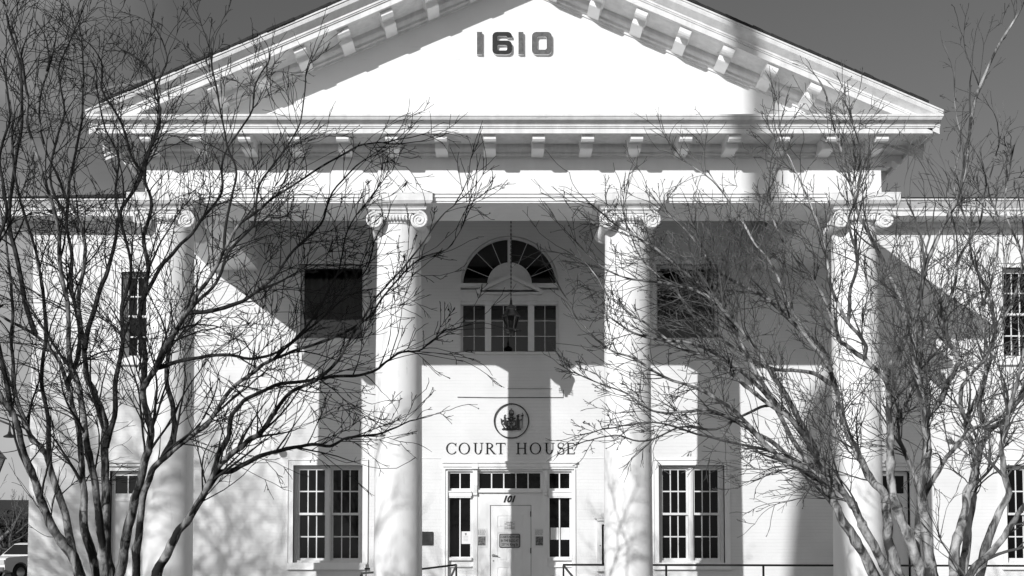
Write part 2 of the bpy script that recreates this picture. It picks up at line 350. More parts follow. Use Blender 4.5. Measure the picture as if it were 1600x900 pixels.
# pediment: tympanum, raking cornice, roof
XT = 7.46
mb = MB(); mb.prism([(-6.9, 9.2), (6.9, 9.2), (6.9, 12.6-S*6.9), (0, 12.6), (-6.9, 12.6-S*6.9)], YF, YF+.3); mb.build('tympanum', M['stucco'], CH)
def rake(mb, prof, xe=XT, x_in=0):
    k = len(prof); vs = []
    for x in (-xe, 0, xe):
        for o, dz in prof: vs.append((x, YF-o, 12.75+dz-S*abs(x)))
    fs = [(s*k+i, s*k+(i+1) % k, (s+1)*k+(i+1) % k, (s+1)*k+i) for s in range(2) for i in range(k)]
    fs += [tuple(range(k))[::-1], tuple(2*k+i for i in range(k))]
    mb.add(vs, fs)
mb = MB(); rake(mb, [(0, -.57), (.03, -.575), (.03, -.53), (.06, -.51), (.06, -.46), (.11, -.43), (.13, -.40), (.13, -.32), (.73, -.32), (.73, -.39), (.80, -.39), (.80, -.29), (.82, -.285), (.82, -.262), (.835, -.26), (.835, -.225),
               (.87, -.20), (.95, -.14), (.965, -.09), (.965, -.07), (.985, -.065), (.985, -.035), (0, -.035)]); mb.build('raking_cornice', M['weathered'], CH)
mb = MB(); rr = random.Random(3)
for s in (-1, 1):     # shingle edge, slightly ragged courses
    x = .0
    while x < 7.2:
        L = .16; dz = rr.uniform(-.004, .006); o = rr.uniform(-.015, .015)
        x1 = min(x+L, 7.2)
        mb.add([(s*x, YF-1.0-o, 12.75-S*x-.03), (s*x1, YF-1.0-o, 12.75-S*x1-.03), (s*x1, YF-1.0-o, 12.75-S*x1+.012+dz), (s*x, YF-1.0-o, 12.75-S*x+.019+dz),
                (s*x, 31, 12.75-S*x-.03), (s*x1, 31, 12.75-S*x1-.03), (s*x1, 31, 12.75-S*x1+.012+dz), (s*x, 31, 12.75-S*x+.019+dz)],
               [(0, 1, 2, 3), (4, 7, 6, 5), (3, 2, 6, 7), (0, 4, 5, 1), (0, 3, 7, 4), (1, 5, 6, 2)])
        x = x1
mb.build('roof', M['roof'], CH)
mb = MB()
for s in (-1, 1): mb.box(s*(AX-.02), s*(AX-.3), WY-.1, 31, 9.2, 9.6)
mb.prism([(-6.9, 9.2), (6.9, 9.2), (0, 12.55)], 30.6, 30.9); mb.build('rear_gable', M['stucco'], CH)

# columns with ionic capitals
def column(cx):
    CYc = 19.85
    mb = MB(); prof = []
    for i in range(25):
        t = i/24; z = 1.02+t*(7.80-1.02); r = .445-.008*t-.035*t**2.2; prof.append((r, z))
    prof = [(.47, 1.0), (.47, 1.02)]+prof+[(.425, 7.805), (.43, 7.82), (.425, 7.835)]
    mb.lathe(prof, (cx, CYc, 0), n=64)
    col = mb.build('column', M['column'], CH, True)
    mb = MB(); mb.box(cx-.62, cx+.62, CYc-.62, CYc+.62, .73, .83); mb.lathe([(.6, .83), (.62, .86), (.6, .90), (.53, .91), (.52, .94), (.55, .95), (.56, .98), (.54, 1.0), (.47, 1.01)], (cx, CYc, 0), n=64)
    mb.build('base', M['column'], col, True)
    mb = MB()
    # echinus with eggs
    mb.lathe([(.42, 7.83), (.455, 7.85), (.485, 7.90), (.49, 7.94), (.44, 7.97)], (cx, CYc, 0), n=64)
    for i in range(28):
        a = 2*pi*i/28
        x, y = cx+.475*cos(a), CYc+.475*sin(a)
        mb.lathe([(.002, -.045), (.022, -.03), (.032, 0), (.03, .03), (.01, .045)], (x, y, 7.895), n=8)
    # abacus and the flared block under the architrave
    def sq(prof, ky=1.0):
        vs = []
        for h, z in prof:
            vs += [(cx-h, CYc-h*ky, z), (cx+h, CYc-h*ky, z), (cx+h, CYc+h*ky, z), (cx-h, CYc+h*ky, z)]
        k = len(prof)
        mb.add(vs, [(j*4+i, j*4+(i+1) % 4, (j+1)*4+(i+1) % 4, (j+1)*4+i) for j in range(k-1) for i in range(4)]+[(0, 3, 2, 1), tuple((k-1)*4+i for i in range(4))])
    sq([(.46, 7.93), (.46, 7.985), (.475, 7.99), (.475, 8.01), (.50, 8.03), (.53, 8.035), (.53, 8.06), (.545, 8.065), (.545, 8.075), (.56, 8.085), (.60, 8.10), (.635, 8.13), (.65, 8.16), (.655, 8.165), (.655, 8.29), (.66, 8.295), (.66, 8.312)], .93)
    for sx in (-1, 1):
        vx = cx+sx*.40; vz = 7.84
        # bolster running front to back
        pr = []
        for i in range(33):
            t = i/32; r = .105+.045*abs(2*t-1)**1.5
            if .12 < t < .88: r += .004*(1 if i % 2 else -1)
            pr.append((r, .05+t*.88))
        mb.lathe(pr, (vx, 19.385, vz), 'Y', 28)
        for yf, dr in ((19.36, -1), (20.34, 1)):
            mb.lathe([(.152, 0), (.152, .06)], (vx, yf if dr < 0 else yf-.06, vz), 'Y', 36)
            sp = []; rad = []
            for i in range(64):
                t = i/63; a = radians(90)-sx*t*2*pi*2.4; r = .136*(1-t)**.85+.018
                sp.append((vx+r*cos(a)*1, yf+dr*.006, vz+r*sin(a))); rad.append(.017*(1-t)+.008)
            mb.tube(sp, rad, 6)
            mb.lathe([(.026, -.02), (.03, 0), (.026, .02)], (vx, yf+dr*.005, vz), 'Y', 14)
    for yf, dr in ((19.36, -1), (20.34, 1)):   # channel between the volutes
        y0, y1 = (yf, yf+.12) if dr < 0 else (yf-.12, yf)
        mb.box(cx-.42, cx+.42, y0, y1, 7.925, 7.955); mb.box(cx-.42, cx+.42, y0-.015 if dr < 0 else y0, y1 if dr < 0 else y1+.015, 7.965, 7.99)
        mb.box(cx-.30, cx+.30, y0+.02, y1-.02, 7.86, 7.93)
        for i in range(9):
            xx = cx-.24+i*.06
            mb.lathe([(.004, -.05), (.02, -.03), (.026, 0), (.022, .03), (.01, .045)], (xx, yf+dr*-.01, 7.885), n=8)
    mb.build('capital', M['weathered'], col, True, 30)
    return col
for cx in (-6.37, -2.125, 2.125, 6.37): column(cx)

# string course line, sill bands, window surrounds
mb = MB()
for x0, x1 in ((XL, -8.3), (-5.1, -4.98), (-3.1, -1.55), (1.56, 3.1), (5.0, 5.12)): mb = MB(); mb.box(x0, x1, WY-.012, WY+.01, 3.898, 3.912); mb.build('string_course', M['trim'], CH)

# ------------------------------------------------------------------ windows
def casing(x0, x1, z0, z1, w_=.09, y=WY-.02, name='window_surround', parent=CH, sill=True):
    mb = MB()
    for (a, b, c, d) in ((x0-w_, x0, z0-.0, z1+w_), (x1, x1+w_, z0, z1+w_), (x0, x1, z1, z1+w_)): mb.box(a, b, y, WY+.1, c, d)
    mb.box(x0-w_-.012, x1+w_+.012, y-.022, y+.03, z1+w_+.001, z1+w_+.018)
    for s_, xx in ((-1, x0-w_), (1, x1+w_)): mb.box(xx, xx+s_*.012, y-.018, WY+.05, z0, z1+w_)
    o = mb.build(name, M['trim'], parent)
    if sill:
        mb = MB(); mb.box(x0-.11, x1+.11, WY-.07, WY+.2, z0-.13, z0-.002); mb.box(x0-.13, x1+.13, WY-.085, WY+.0, z0-.155, z0-.128); mb.build('sill', M['trim'], o)
    return o
def double_hung(x0, x1, z0, z1, units, cols, rows, y=WY+.16, paint='sash', gap=.10):
    """paired double-hung sashes in one window, panes as a child"""
    fr = MB(); W_ = x1-x0
    yo = y
    fr.box(x0, x0+.07, yo-.05, yo+.12, z0, z1); fr.box(x1-.07, x1, yo-.05, yo+.12, z0, z1)
    fr.box(x0+.07, x1-.07, yo-.05, yo+.12, z1-.05, z1); fr.box(x0+.07, x1-.07, yo-.05, yo+.12, z0, z0+.05)
    inner0, inner1 = x0+.07, x1-.07; uw = ((inner1-inner0)-gap*(units-1))/units
    gl = MB()
    for u in range(units):
        a = inner0+u*(uw+gap); b = a+uw
        if u: fr.box(a-gap, a, yo-.05, yo+.12, z0+.05, z1-.05); fr.box(a-gap*.72, a-gap*.28, yo-.065, yo-.05, z0+.05, z1-.05)
        zm = (z0+z1)/2; st = .045
        for (za, zb, ys) in ((zm-.02, z1-.05, yo), (z0+.05, zm+.02, yo+.05)):
            fr.box(a+.001, a+st, ys, ys+.045, za, zb); fr.box(b-st, b-.001, ys, ys+.045, za, zb)
            fr.box(a+st, b-st, ys, ys+.045, za, za+.05); fr.box(a+st, b-st, ys, ys+.045, zb-.045, zb)
            iw = (b-a-2*st); ih = zb-za-.095; r2 = rows//2
            for c in range(1, cols): xx = a+st+iw*c/cols; fr.box(xx-.012, xx+.012, ys+.008, ys+.04, za+.05, zb-.045)
            for r in range(1, r2): zz = za+.05+ih*r/r2; fr.box(a+st, b-st, ys+.006, ys+.038, zz-.014, zz+.014)
            gl.box(a+st*.5, b-st*.5, ys+.022, ys+.026, za+.02, zb-.02)
    o = fr.build('window', M[paint], CH); gl.build('pane', M['glass'], o)
    return o
for (x0, x1) in ((-4.84, -3.29), (3.33, 4.80)):
    casing(x0, x1, 1.57, 3.747, .11); double_hung(x0, x1, 1.57, 3.747, 2, 3, 4)
casing(11.10, 12.6, 1.57, 3.747, .11); double_hung(11.1, 12.6, 1.57, 3.747, 2, 3, 4)
casing(11.10, 12.6, 6.156, 8.22, .09); double_hung(11.1, 12.6, 6.156, 8.22, 2, 3, 4)
casing(-8.75, -8.12, 6.156, 8.12, .08); double_hung(-8.75, -8.12, 6.156, 8.12, 1, 2, 4)
# large curtained windows of the upper floor: a single sheet of glass with pleated curtains behind
def clear_glass():
    m = bpy.data.materials.new('clear_glass'); m.use_nodes = True; t = m.node_tree; t.nodes.clear()
    g = t.nodes.new('ShaderNodeBsdfGlossy'); g.inputs['Roughness'].default_value = .03; tr = t.nodes.new('ShaderNodeBsdfTransparent'); tr.inputs[0].default_value = (.55, .55, .55, 1)
    fz = t.nodes.new('ShaderNodeFresnel'); fz.inputs[0].default_value = 1.6; mxs = t.nodes.new('ShaderNodeMixShader'); o = t.nodes.new('ShaderNodeOutputMaterial')
    t.links.new(fz.outputs[0], mxs.inputs[0]); t.links.new(tr.outputs[0], mxs.inputs[1]); t.links.new(g.outputs[0], mxs.inputs[2]); t.links.new(mxs.outputs[0], o.inputs[0]); return m
M['clear'] = clear_glass()
M['lantern_glass'] = clear_glass(); M['lantern_glass'].node_tree.nodes['Transparent BSDF'].inputs[0].default_value = (.3, .3, .3, 1)
for (x0, x1) in ((-4.71, -3.287), (3.30, 4.70)):
    casing(x0, x1, 6.59, 8.294, .09)
    fr = MB(); y = WY+.15
    fr.box(x0, x0+.05, y, y+.1, 6.59, 8.294); fr.box(x1-.05, x1, y, y+.1, 6.59, 8.294); fr.box(x0+.05, x1-.05, y, y+.1, 8.244, 8.294); fr.box(x0+.05, x1-.05, y, y+.1, 6.59, 6.65)
    o = fr.build('window', M['sash'], CH)
    g = MB(); g.box(x0+.03, x1-.03, y+.045, y+.05, 6.62, 8.27); g.build('pane', M['clear'], o)
    c = MB(); vs = []; n = 120
    for i in range(n+1):
        t = i/n; xx = x0-.05+t*(x1-x0+.1); yy = WY+.42+.05*sin(t*58)+.03*sin(t*23+1); vs += [(xx, yy, 6.4), (xx, yy-.0, 8.4)]
    c.add(vs, [(2*i, 2*i+2, 2*i+3, 2*i+1) for i in range(n) if not (46 < i < 52)])
    c.build('curtain', M['curtain'], o, True)

# palladian window
y = WY+.10
fr = curve_mesh('arched_window', [archy[:2]+[(1.10, 7.842)]+arc(0, 7.842, 1.10, 0, 180, 40)[1:], rect(-1.05, -.555, 6.33, 7.38), rect(-.415, .415, 6.33, 7.38), rect(.555, 1.05, 6.33, 7.38),
                [(.475, 7.86)]+arc(0, 7.842, 1.05, 1, 87.6, 24)+[(.044, 8.33)]+arc(0, 7.842, .49, 85, 3, 14),
                [(-.475, 7.86)]+arc(0, 7.842, .49, 177, 95, 14)+[(-.044, 8.33)]+arc(0, 7.842, 1.05, 92.4, 179, 24)], y, y+.08, M['sash'], CH)
mb = MB(); ring = arc(0, 7.842, 1.10, 0, 180, 40)    # moulded surround of the arch
for r0, r1, y0 in ((1.10, 1.135, WY-.016), (1.135, 1.15, WY-.022)):
    a = arc(0, 7.842, r0, 0, 180, 40); b = arc(0, 7.842, r1, 0, 180, 40)
    for i in range(40): mb.prism([a[i], a[i+1], b[i+1], b[i]], y0, WY+.05)
for s in (-1, 1): mb.box(s*1.10, s*1.145, WY-.016, WY+.05, 6.296, 7.842)
mb.box(-1.10, 1.10, WY+.03, WY+.12, 7.385, 7.46); mb.box(-1.10, 1.10, WY+.0, WY+.12, 7.46, 7.66); mb.box(-1.10, 1.10, WY-.03, WY+.12, 7.66, 7.70); mb.box(-1.12, 1.12, WY-.02, WY+.12, 7.76, 7.86); 
for s in (-1, 1):
    mb.box(s*.415, s*.555, WY+.02, WY+.12, 6.33, 7.37); mb.box(s*.38, s*.60, WY-.01, WY+.12, 7.37, 7.46); mb.box(s*.36, s*.62, WY-.05, WY+.1, 7.46, 7.60)
mb.prism([(-.71, 7.62), (.71, 7.62), (.71, 7.66), (0, 7.99), (-.71, 7.66)], WY-.03, WY+.08)
for s in (-1, 1):
    mb.prism([(s*.74, 7.60), (s*.76, 7.67), (0, 8.035), (0, 7.955)], WY-.15, WY+.02)
mb.box(-.72, .72, WY-.14, WY+.02, 7.585, 7.63)
mb.box(-1.14, 1.14, WY-.05, WY+.12, 6.24, 6.295)
r_in = arc(0, 7.842, .475, 0, 180, 24)
mb.prism(r_in, WY+.05, WY+.11)
for i in range(24):
    b0, b1 = arc(0, 7.842, .505, 0, 180, 24)[i:i+2]; mb.prism([r_in[i], r_in[i+1], b1, b0], WY+.03, WY+.11)
mb.build('surround', M['sash'], fr)
mb = MB()
for s in (-1, 1):
    for a in (22.5, 45, 67.5):
        a = a if s > 0 else 180-a
        p0 = Vector((.49*cos(radians(a)), y+.02, 7.842+.49*sin(radians(a)))); p1 = Vector((1.06*cos(radians(a)), y+.02, 7.842+1.06*sin(radians(a))))
        mb.tube([p0, p1], .008, 4)
for z_ in (6.33+.35, 6.33+.70): mb.box(-1.05, 1.05, y+.012, y+.03, z_-.007, z_+.007)
for xx in (-.80, -.138, .138, .80): mb.box(xx-.007, xx+.007, y+.011, y+.031, 6.33, 7.38)
mb.build('glazing_bar', M['sash'], fr)
mb = MB(); mb.prism(archy, y+.04, y+.045); mb.build('pane', M['glass_up'], fr)

# ------------------------------------------------------------------ entrance
yE = WY+.12
en = curve_mesh('entrance_surround', [rect(-1.44, 1.44, .73, 3.80), rect(-1.345, -.885, 3.235, 3.575), rect(-.68, .69, 3.235, 3.575), rect(.895, 1.345, 3.235, 3.575),
               rect(-1.345, -.885, 1.70, 3.02), rect(.895, 1.345, 1.70, 3.02), rect(-.44, .485, .74, 2.86)], yE, yE+.09, M['trim'], CH)
mb = MB()
mb.box(-1.49, 1.49, WY-.05, yE, 3.71, 3.79); mb.box(-1.51, 1.51, WY-.08, WY+.05, 3.79, 3.835); mb.box(-1.46, 1.46, WY-.02, yE, 3.66, 3.71); mb.box(-1.44, 1.44, WY+.04, yE, 3.62, 3.66)
for xx in (-.775, .80):
    mb.box(xx-.05, xx+.05, WY+.0, yE, 3.30, 3.66); mb.box(xx-.065, xx+.065, WY-.06, yE, 3.66, 3.805)
    mb.prism([(WY+.0, 3.30), (yE, 3.30), (yE, 3.08), (WY+.07, 3.08), (WY+.045, 3.13), (WY+.02, 3.2)], xx-.045, xx+.045, lambda p, q, t: (t, p, q))
    mb.lathe([(.03, -.045), (.03, .045)], (xx, WY+.07, 3.10), 'X', 14)
    mb.box(xx-.05, xx+.05, yE-.02, yE, .73, 3.08)
for x0, x1 in ((-1.44, -.85), (.865, 1.44)):
    mb.box(x0, x1, WY+.03, yE, 3.055, 3.16); mb.box(x0+.01, x1-.01, WY+.01, yE, 3.14, 3.175); mb.box(x0+.02, x1-.02, WY+.04, yE, 3.02, 3.056)
    mb.box(x0, x1, WY+.04, yE, 1.62, 1.685); mb.box(x0, x1, WY+.06, yE, 1.47, 1.50)
    mb.box(x0+.12, x1-.12, yE-.012, yE, .95, 1.40)
mb.box(-.70, .71, WY+.05, yE, 3.14, 3.20); mb.box(.04, .54, yE-.014, yE, 2.89, 2.905)
for s in (-1, 1): mb.box(s*1.44, s*1.385, WY-.01, yE, .73, 3.62)
mb.box(-1.47, -1.44, WY-.03, WY+.02, .73, 3.66); mb.box(1.44, 1.47, WY-.03, WY+.02, .73, 3.66)
mb.build('moulding', M['trim'], en)
for x0, x1, n, z0, z1 in ((-1.345, -.885, 2, 3.235, 3.575), (-.68, .69, 5, 3.235, 3.575), (.895, 1.345, 2, 3.235, 3.575), (-1.345, -.885, 2, 1.70, 3.02), (.895, 1.345, 2, 1.70, 3.02)):
    for i in range(1, n): mb = MB(); xx = x0+(x1-x0)*i/n; mb.box(xx-.013, xx+.013, yE+.01, yE+.05, z0, z1); mb.build('glazing_bar', M['trim'], en)
mb = MB(); mb.box(-1.36, -.87, yE+.05, yE+.055, 1.69, 3.59); mb.box(.88, 1.36, yE+.05, yE+.055, 1.69, 3.59); mb.box(-.69, .70, yE+.05, yE+.055, 3.22, 3.59); mb.build('pane', M['glass'], en)
# six-panel door
dr = curve_mesh('door', [rect(-.43, .475, .74, 2.852), rect(-.27, -.03, 2.35, 2.62), rect(.07, .32, 2.35, 2.62), rect(-.27, -.03, 1.60, 2.24), rect(.07, .32, 1.60, 2.24), rect(-.27, -.03, .9, 1.46), rect(.07, .32, .9, 1.46)], yE+.03, yE+.07, M['trim'], CH)
mb = MB()
for x0, x1 in ((-.27, -.03), (.07, .32)):
    for z0, z1 in ((2.35, 2.62), (1.60, 2.24), (.9, 1.46)):
        mb.box(x0, x1, yE+.045, yE+.07, z0, z1); mb.prism([(x0+.035, z0+.035), (x1-.035, z0+.035), (x1-.035, z1-.035), (x0+.035, z1-.035)], yE+.034, yE+.046)
mb.build('door_panel', M['trim'], dr)
mb = MB(); mb.lathe([(.035, 0), (.035, .012)], (-.365, yE+.018, 1.73), 'Y', 20); mb.lathe([(.012, 0), (.012, .05)], (-.365, yE-.03, 1.73), 'Y', 12)
mb.tube([(-.365, yE-.03, 1.73), (-.32, yE-.035, 1.732), (-.255, yE-.03, 1.715)], [.013, .012, .009], 8); mb.build('handle', M['chrome'], dr, True); mb = MB(); mb.lathe([(.018, 0), (.018, .012)], (-.365, yE+.018, 1.61), 'Y', 14); mb.build('lock', M['chrome'], dr, True)
mb = MB()
for z in (2.66, 1.84, .95): mb = MB(); mb.lathe([(.016, 0), (.016, .12)], (.478, yE+.012, z-.06), 'Z', 10); mb.build('hinge', M['dark_metal'], dr)
text_obj('house_number', '101', -.025, 2.99, yE-.006, .20, M['ink'], CH, .012, shear=.35, off=.008, sx=.95)

# side doors of the wings
for s in (-1, 1):
    x0, x1 = (-8.94, -8.2) if s < 0 else (8.2, 8.94)
    d = curve_mesh('side_door', [rect(x0, x1, .73, 3.62), rect(x0+.08, x1-.08, 3.12, 3.52)], WY+.12, WY+.18, M['trim'], CH)
    mb = MB(); mb.box(x0-.09, x0, WY-.03, WY+.15, .73, 3.72); mb.box(x1, x1+.09, WY-.03, WY+.15, .73, 3.72); mb.box(x0, x1, WY-.03, WY+.15, 3.62, 3.72)
    mb.box(x0-.14, x1+.14, WY-.10, WY+.02, 3.72, 3.79); mb.box(x0-.18, x1+.18, WY-.15, WY+.02, 3.79, 3.84)
    mb.box(x0+.08, x1-.08, WY+.10, WY+.125, 2.95, 3.0); mb.box((x0+x1)/2-.012, (x0+x1)/2+.012, WY+.11, WY+.14, 3.12, 3.52)
    for z0, z1 in ((.95, 1.6), (1.75, 2.75)):
        for xa in (x0+.12, (x0+x1)/2+.04): mb.box(xa, xa+.22, WY+.108, WY+.125, z0, z1)
    mb.build('moulding', M['trim'], d)
    mb = MB(); mb.box(x0+.05, x1-.05, WY+.15, WY+.155, 3.1, 3.55); mb.build('pane', M['glass'], d)

# ------------------------------------------------------------------ lettering COURT HOUSE: roman capitals drawn as strokes
H_ = .255
def st(a, b, w0): # straight stroke polygon
    a = Vector(a); b = Vector(b); n = (b-a).orthogonal().normalized()*w0/2
    return [tuple(a+n), tuple(b+n), tuple(b-n), tuple(a-n)]
def bowl(cx, cz, rx, rz, a0, a1, thick, thin, n=28, phase=0):
    o = []; i_ = []
    for k in range(n+1):
        a = radians(a0+(a1-a0)*k/n); w_ = thin+(thick-thin)*abs(cos(a+radians(phase)))**1.6
        o.append((cx+(rx)*cos(a), cz+(rz)*sin(a))); i_.append((cx+(rx-w_)*cos(a), cz+(rz-w_*.9)*sin(a)))
    return o+i_[::-1]
TK, TN = .135, .066
def serif(x, z, w_=.34, h=.045): return [(x-w_/2, z), (x+w_/2, z), (x+w_/2, z+h), (x-w_/2, z+h)]
def glyph(c):
    g = []
    if c == 'O': return 1.0, [('ring', .5, .5, .5, .52)]
    if c == 'C': g = [bowl(.5, .5, .5, .52, 42, 318, TK, TN), st((.85, .70), (.87, 1.0), .05), st((.85, .27), (.84, .12), .05)]; return .9, g
    if c == 'U': g = [st((.2, 1), (.2, .35), TK), st((.75, 1), (.75, .35), TN), bowl(.44, .37, .315, .39, 180, 360, TK, TN), serif(.2, .955), serif(.75, .955, .28)]; return .9, g
    if c == 'R': g = [st((.17, 0), (.17, 1), TK), serif(.17, 0), serif(.13, .955, .24), bowl(.33, .75, .34, .25, -90, 90, TK, TN), st((.17, .97), (.34, .97), TN), st((.17, .52), (.34, .52), TN), st((.38, .52), (.78, .03), TK), serif(.83, 0, .22)]; return .88, g
    if c == 'T': g = [st((.42, 0), (.42, 1), TK), serif(.42, 0), st((.02, .965), (.82, .965), .07), st((.04, 1), (.02, .82), .05), st((.80, 1), (.82, .82), .05)]; return .84, g
    if c == 'H': g = [st((.17, 0), (.17, 1), TK), st((.78, 0), (.78, 1), TK), st((.17, .52), (.78, .52), TN), serif(.17, 0), serif(.17, .955), serif(.78, 0), serif(.78, .955)]; return .95, g
    if c == 'E': g = [st((.17, 0), (.17, 1), TK), serif(.14, 0, .26), serif(.14, .955, .26), st((.17, .965), (.68, .965), TN), st((.17, .53), (.55, .53), TN), st((.17, .035), (.70, .035), TN), st((.67, 1), (.68, .80), .05), st((.69, 0), (.72, .2), .05), st((.55, .43), (.55, .63), .045)]; return .74, g
    if c == 'S':
        pts = []
        for k in range(25):
            t = k/24
            if t < .5: a = radians(35+t*2*235); pts.append((.32+.24*cos(a), .75+.255*sin(a)))
            else: a = radians(90-(t-.5)*2*235); pts.append((.32+.27*cos(a), .26+.27*sin(a)))
        pts = [(.53, .86)]+[p for p in pts]
        L = []; Rr = []
        for k, p in enumerate(pts):
            q0 = pts[max(0, k-1)]; q1 = pts[min(len(pts)-1, k+1)]; d = Vector((q1[0]-q0[0], q1[1]-q0[1])); d.normalize(); n = Vector((-d.y, d.x))
            t = k/(len(pts)-1); w_ = TN*.9+(TK-TN)*math.exp(-((t-.5)/.16)**2)
            L.append((p[0]+n.x*w_/2, p[1]+n.y*w_/2)); Rr.append((p[0]-n.x*w_/2, p[1]-n.y*w_/2))
        return .66, [L+Rr[::-1], st((.55, .98), (.56, .74), .05), st((.06, .02), (.05, .28), .05)]
# letter left edges measured along the wall
Z0 = 3.995
starts = {0: ('C', -1.425), 1: ('O', -1.15), 2: ('U', -.82), 3: ('R', -.545), 4: ('T', -.31), 5: ('H', .145), 6: ('O', .445), 7: ('U', .775), 8: ('S', 1.06), 9: ('E', 1.265)}
for k, (c, x) in starts.items():
    wd, g = glyph(c); H1 = H_
    outl = []
    mb = MB()
    for q, poly in enumerate(g):
        yy0 = WY-.012-.0005*q; yy1 = WY-.003+.0003*q
        if poly[0] == 'ring':
            n = 40
            for i in range(n):
                a0, a1 = 2*pi*i/n, 2*pi*(i+1)/n; P = []
                for a, ins in ((a0, 0), (a1, 0), (a1, 1), (a0, 1)):
                    w_ = (TN+(TK-TN)*abs(cos(a))**1.6)*ins
                    P.append((x+(.52+(.5-w_)*cos(a))*H1, Z0+(.5+(.52-w_*.9)*sin(a))*H1))
                mb.prism(P, WY-.012, WY-.003)
        elif len(poly) > 8:      # curved band: split into quads
            n = len(poly)//2
            for i in range(n-1):
                P = [poly[i], poly[i+1], poly[-2-i], poly[-1-i]]
                mb.prism([(x+p*H1, Z0+r*H1) for p, r in P], yy0, yy1)
        else: mb.prism([(x+p*H1, Z0+r*H1) for p, r in poly], yy0, yy1)
    mb.build('letter', M['letter'], CH)

# 1610 numerals, stood off the tympanum
def rrect(x0, x1, z0, z1, r, n=6):
    p = []
    for cx_, cz_, a in ((x1-r, z1-r, 0), (x0+r, z1-r, 90), (x0+r, z0+r, 180), (x1-r, z0+r, 270)): p += arc(cx_, cz_, r, a, a+90, n)
    return p
def numeral(outl, face):
    body = curve_mesh('numeral', outl, YF-.055, YF-.005, M['trim'], CH)
    curve_mesh('numeral_face', outl, YF-.060, YF-.0555, face, body)
za, zb = 10.888, 11.305
numeral([rect(-.668, -.572, za, zb)], M['number_grey'])
numeral([rect(.092, .184, za, zb)], M['number_grey'])
numeral([rrect(.338, .703, za, zb, .085), rrect(.432, .609, za+.085, zb-.085, .035)], M['number_grey'])
six = [(-.385+p[0], p[1]) for p in ([(.36, za+.31), (.27, za+.31), (.27, za+.325)]+arc(.24, zb-.105, .03, 0, 90, 4)+arc(.12, zb-.105, .03, 90, 180, 4)+[(.09, za+.255)]+[(.275, za+.255)]+arc(.275, za+.17, .085, 90, 0, 6)+arc(.275, za+.085, .085, 0, -90, 6)+arc(.085, za+.085, .085, -90, -180, 6)+arc(.085, zb-.085, .085, 180, 90, 6)+arc(.275, zb-.085, .085, 90, 0, 6))]
numeral([six, [(-.385+p[0], p[1]) for p in rrect(.09, .27, za+.07, za+.175, .03)]], M['number_black'])

# ------------------------------------------------------------------ small things on the front
em = thing('emblem', 'round dark ring with coat of arms on wall above the words COURT HOUSE', 'emblem', (0.038, WY, 4.74))
mb = MB(); n = 64
mb.tube([(.385*cos(2*pi*i/n), -.035, .385*sin(2*pi*i/n)) for i in range(n+1)], .0135, 8); mb.box(-.01, .01, -.03, .02, .37, .38); mb.build('ring', M['dark_metal'], em, True)
mb = MB(); e0, e1 = -.045, -.012
def E(poly, k=0): mb.prism(poly, e0-k*.0012, e1+k*.0012)
def Ering(cx_, cz_, r, w_, k=0, n=16):
    for i in range(n):
        a0, a1 = 2*pi*i/n, 2*pi*(i+1)/n; E([(cx_+r*cos(a0), cz_+r*sin(a0)), (cx_+r*cos(a1), cz_+r*sin(a1)), (cx_+(r-w_)*cos(a1), cz_+(r-w_)*sin(a1)), (cx_+(r-w_)*cos(a0), cz_+(r-w_)*sin(a0))], k)
def El(a, b, w_, k=0): E(st(a, b, w_), k)
E([(-.09, .0), (-.075, .0), (-.075, -.08), (0, -.155), (0, -.175), (-.05, -.15), (-.09, -.09)]); E([(.09, .0), (.075, .0), (.075, -.08), (0, -.155), (0, -.175), (.05, -.15), (.09, -.09)]); El((-.09, 0), (.09, 0), .02, 1)
for a, b in (((-.04, -.03), (-.01, -.06)), ((.04, -.03), (.01, -.06)), ((-.045, -.10), (-.015, -.13)), ((.045, -.10), (.015, -.13)), ((-.03, -.08), (.03, -.085)), ((0, -.02), (0, -.05))): El(a, b, .018, 2)
Ering(0, .045, .045, .028, 3); E([(-.05, .085), (.05, .085), (.035, .06), (-.035, .06)], 2); El((-.08, .06), (-.04, .03), .025, 1); El((.08, .06), (.04, .03), .025, 1)
E([(-.055, .155), (.055, .155), (.045, .12), (-.045, .12)], 1); E([(-.04, .12), (.04, .12), (.03, .10), (-.03, .10)], 2); Ering(0, .175, .048, .012, 3); E([(-.012, .215), (.012, .215), (.004, .25), (-.004, .25)], 1); El((-.045, .155), (-.03, .2), .012); El((.045, .155), (.03, .2), .012)
E([(.10, -.14), (.165, -.14), (.165, .02), (.14, .06), (.115, .06), (.10, .02)], 1); Ering(.13, .085, .026, .024, 2); El((.10, .1), (.16, .13), .018, 3); El((.165, .02), (.21, .03), .016, 3); El((.21, -.15), (.225, .13), .010, 2); El((.195, .10), (.25, .12), .02, 3); El((.222, .12), (.226, .16), .012, 1)
El((-.14, .05), (-.12, .0), .03, 1); Ering(-.135, .07, .02, .016, 2); El((-.12, 0), (-.16, -.07), .022, 2); El((-.16, -.05), (-.11, -.11), .018, 3); El((-.11, -.02), (-.10, -.12), .020, 1); El((-.21, .05), (-.2, -.05), .014); El((-.2, -.05), (-.15, -.13), .014, 1); El((-.2, 0), (-.15, .02), .012, 2); El((-.15, .1), (-.12, .13), .008); El((-.13, -.13), (-.19, -.17), .014, 2)
E([(-.11, -.16), (0, -.15), (.11, -.16), (.19, -.15), (.19, -.175), (.09, -.18), (0, -.195), (-.09, -.18), (-.16, -.17)], 4); E([(-.09, -.13), (-.04, -.15), (-.09, -.165), (-.13, -.155)], 3); E([(.09, -.13), (.04, -.15), (.09, -.165), (.13, -.155)], 3)
mb.box(-.01, .01, -.03, .02, -.01, .01)
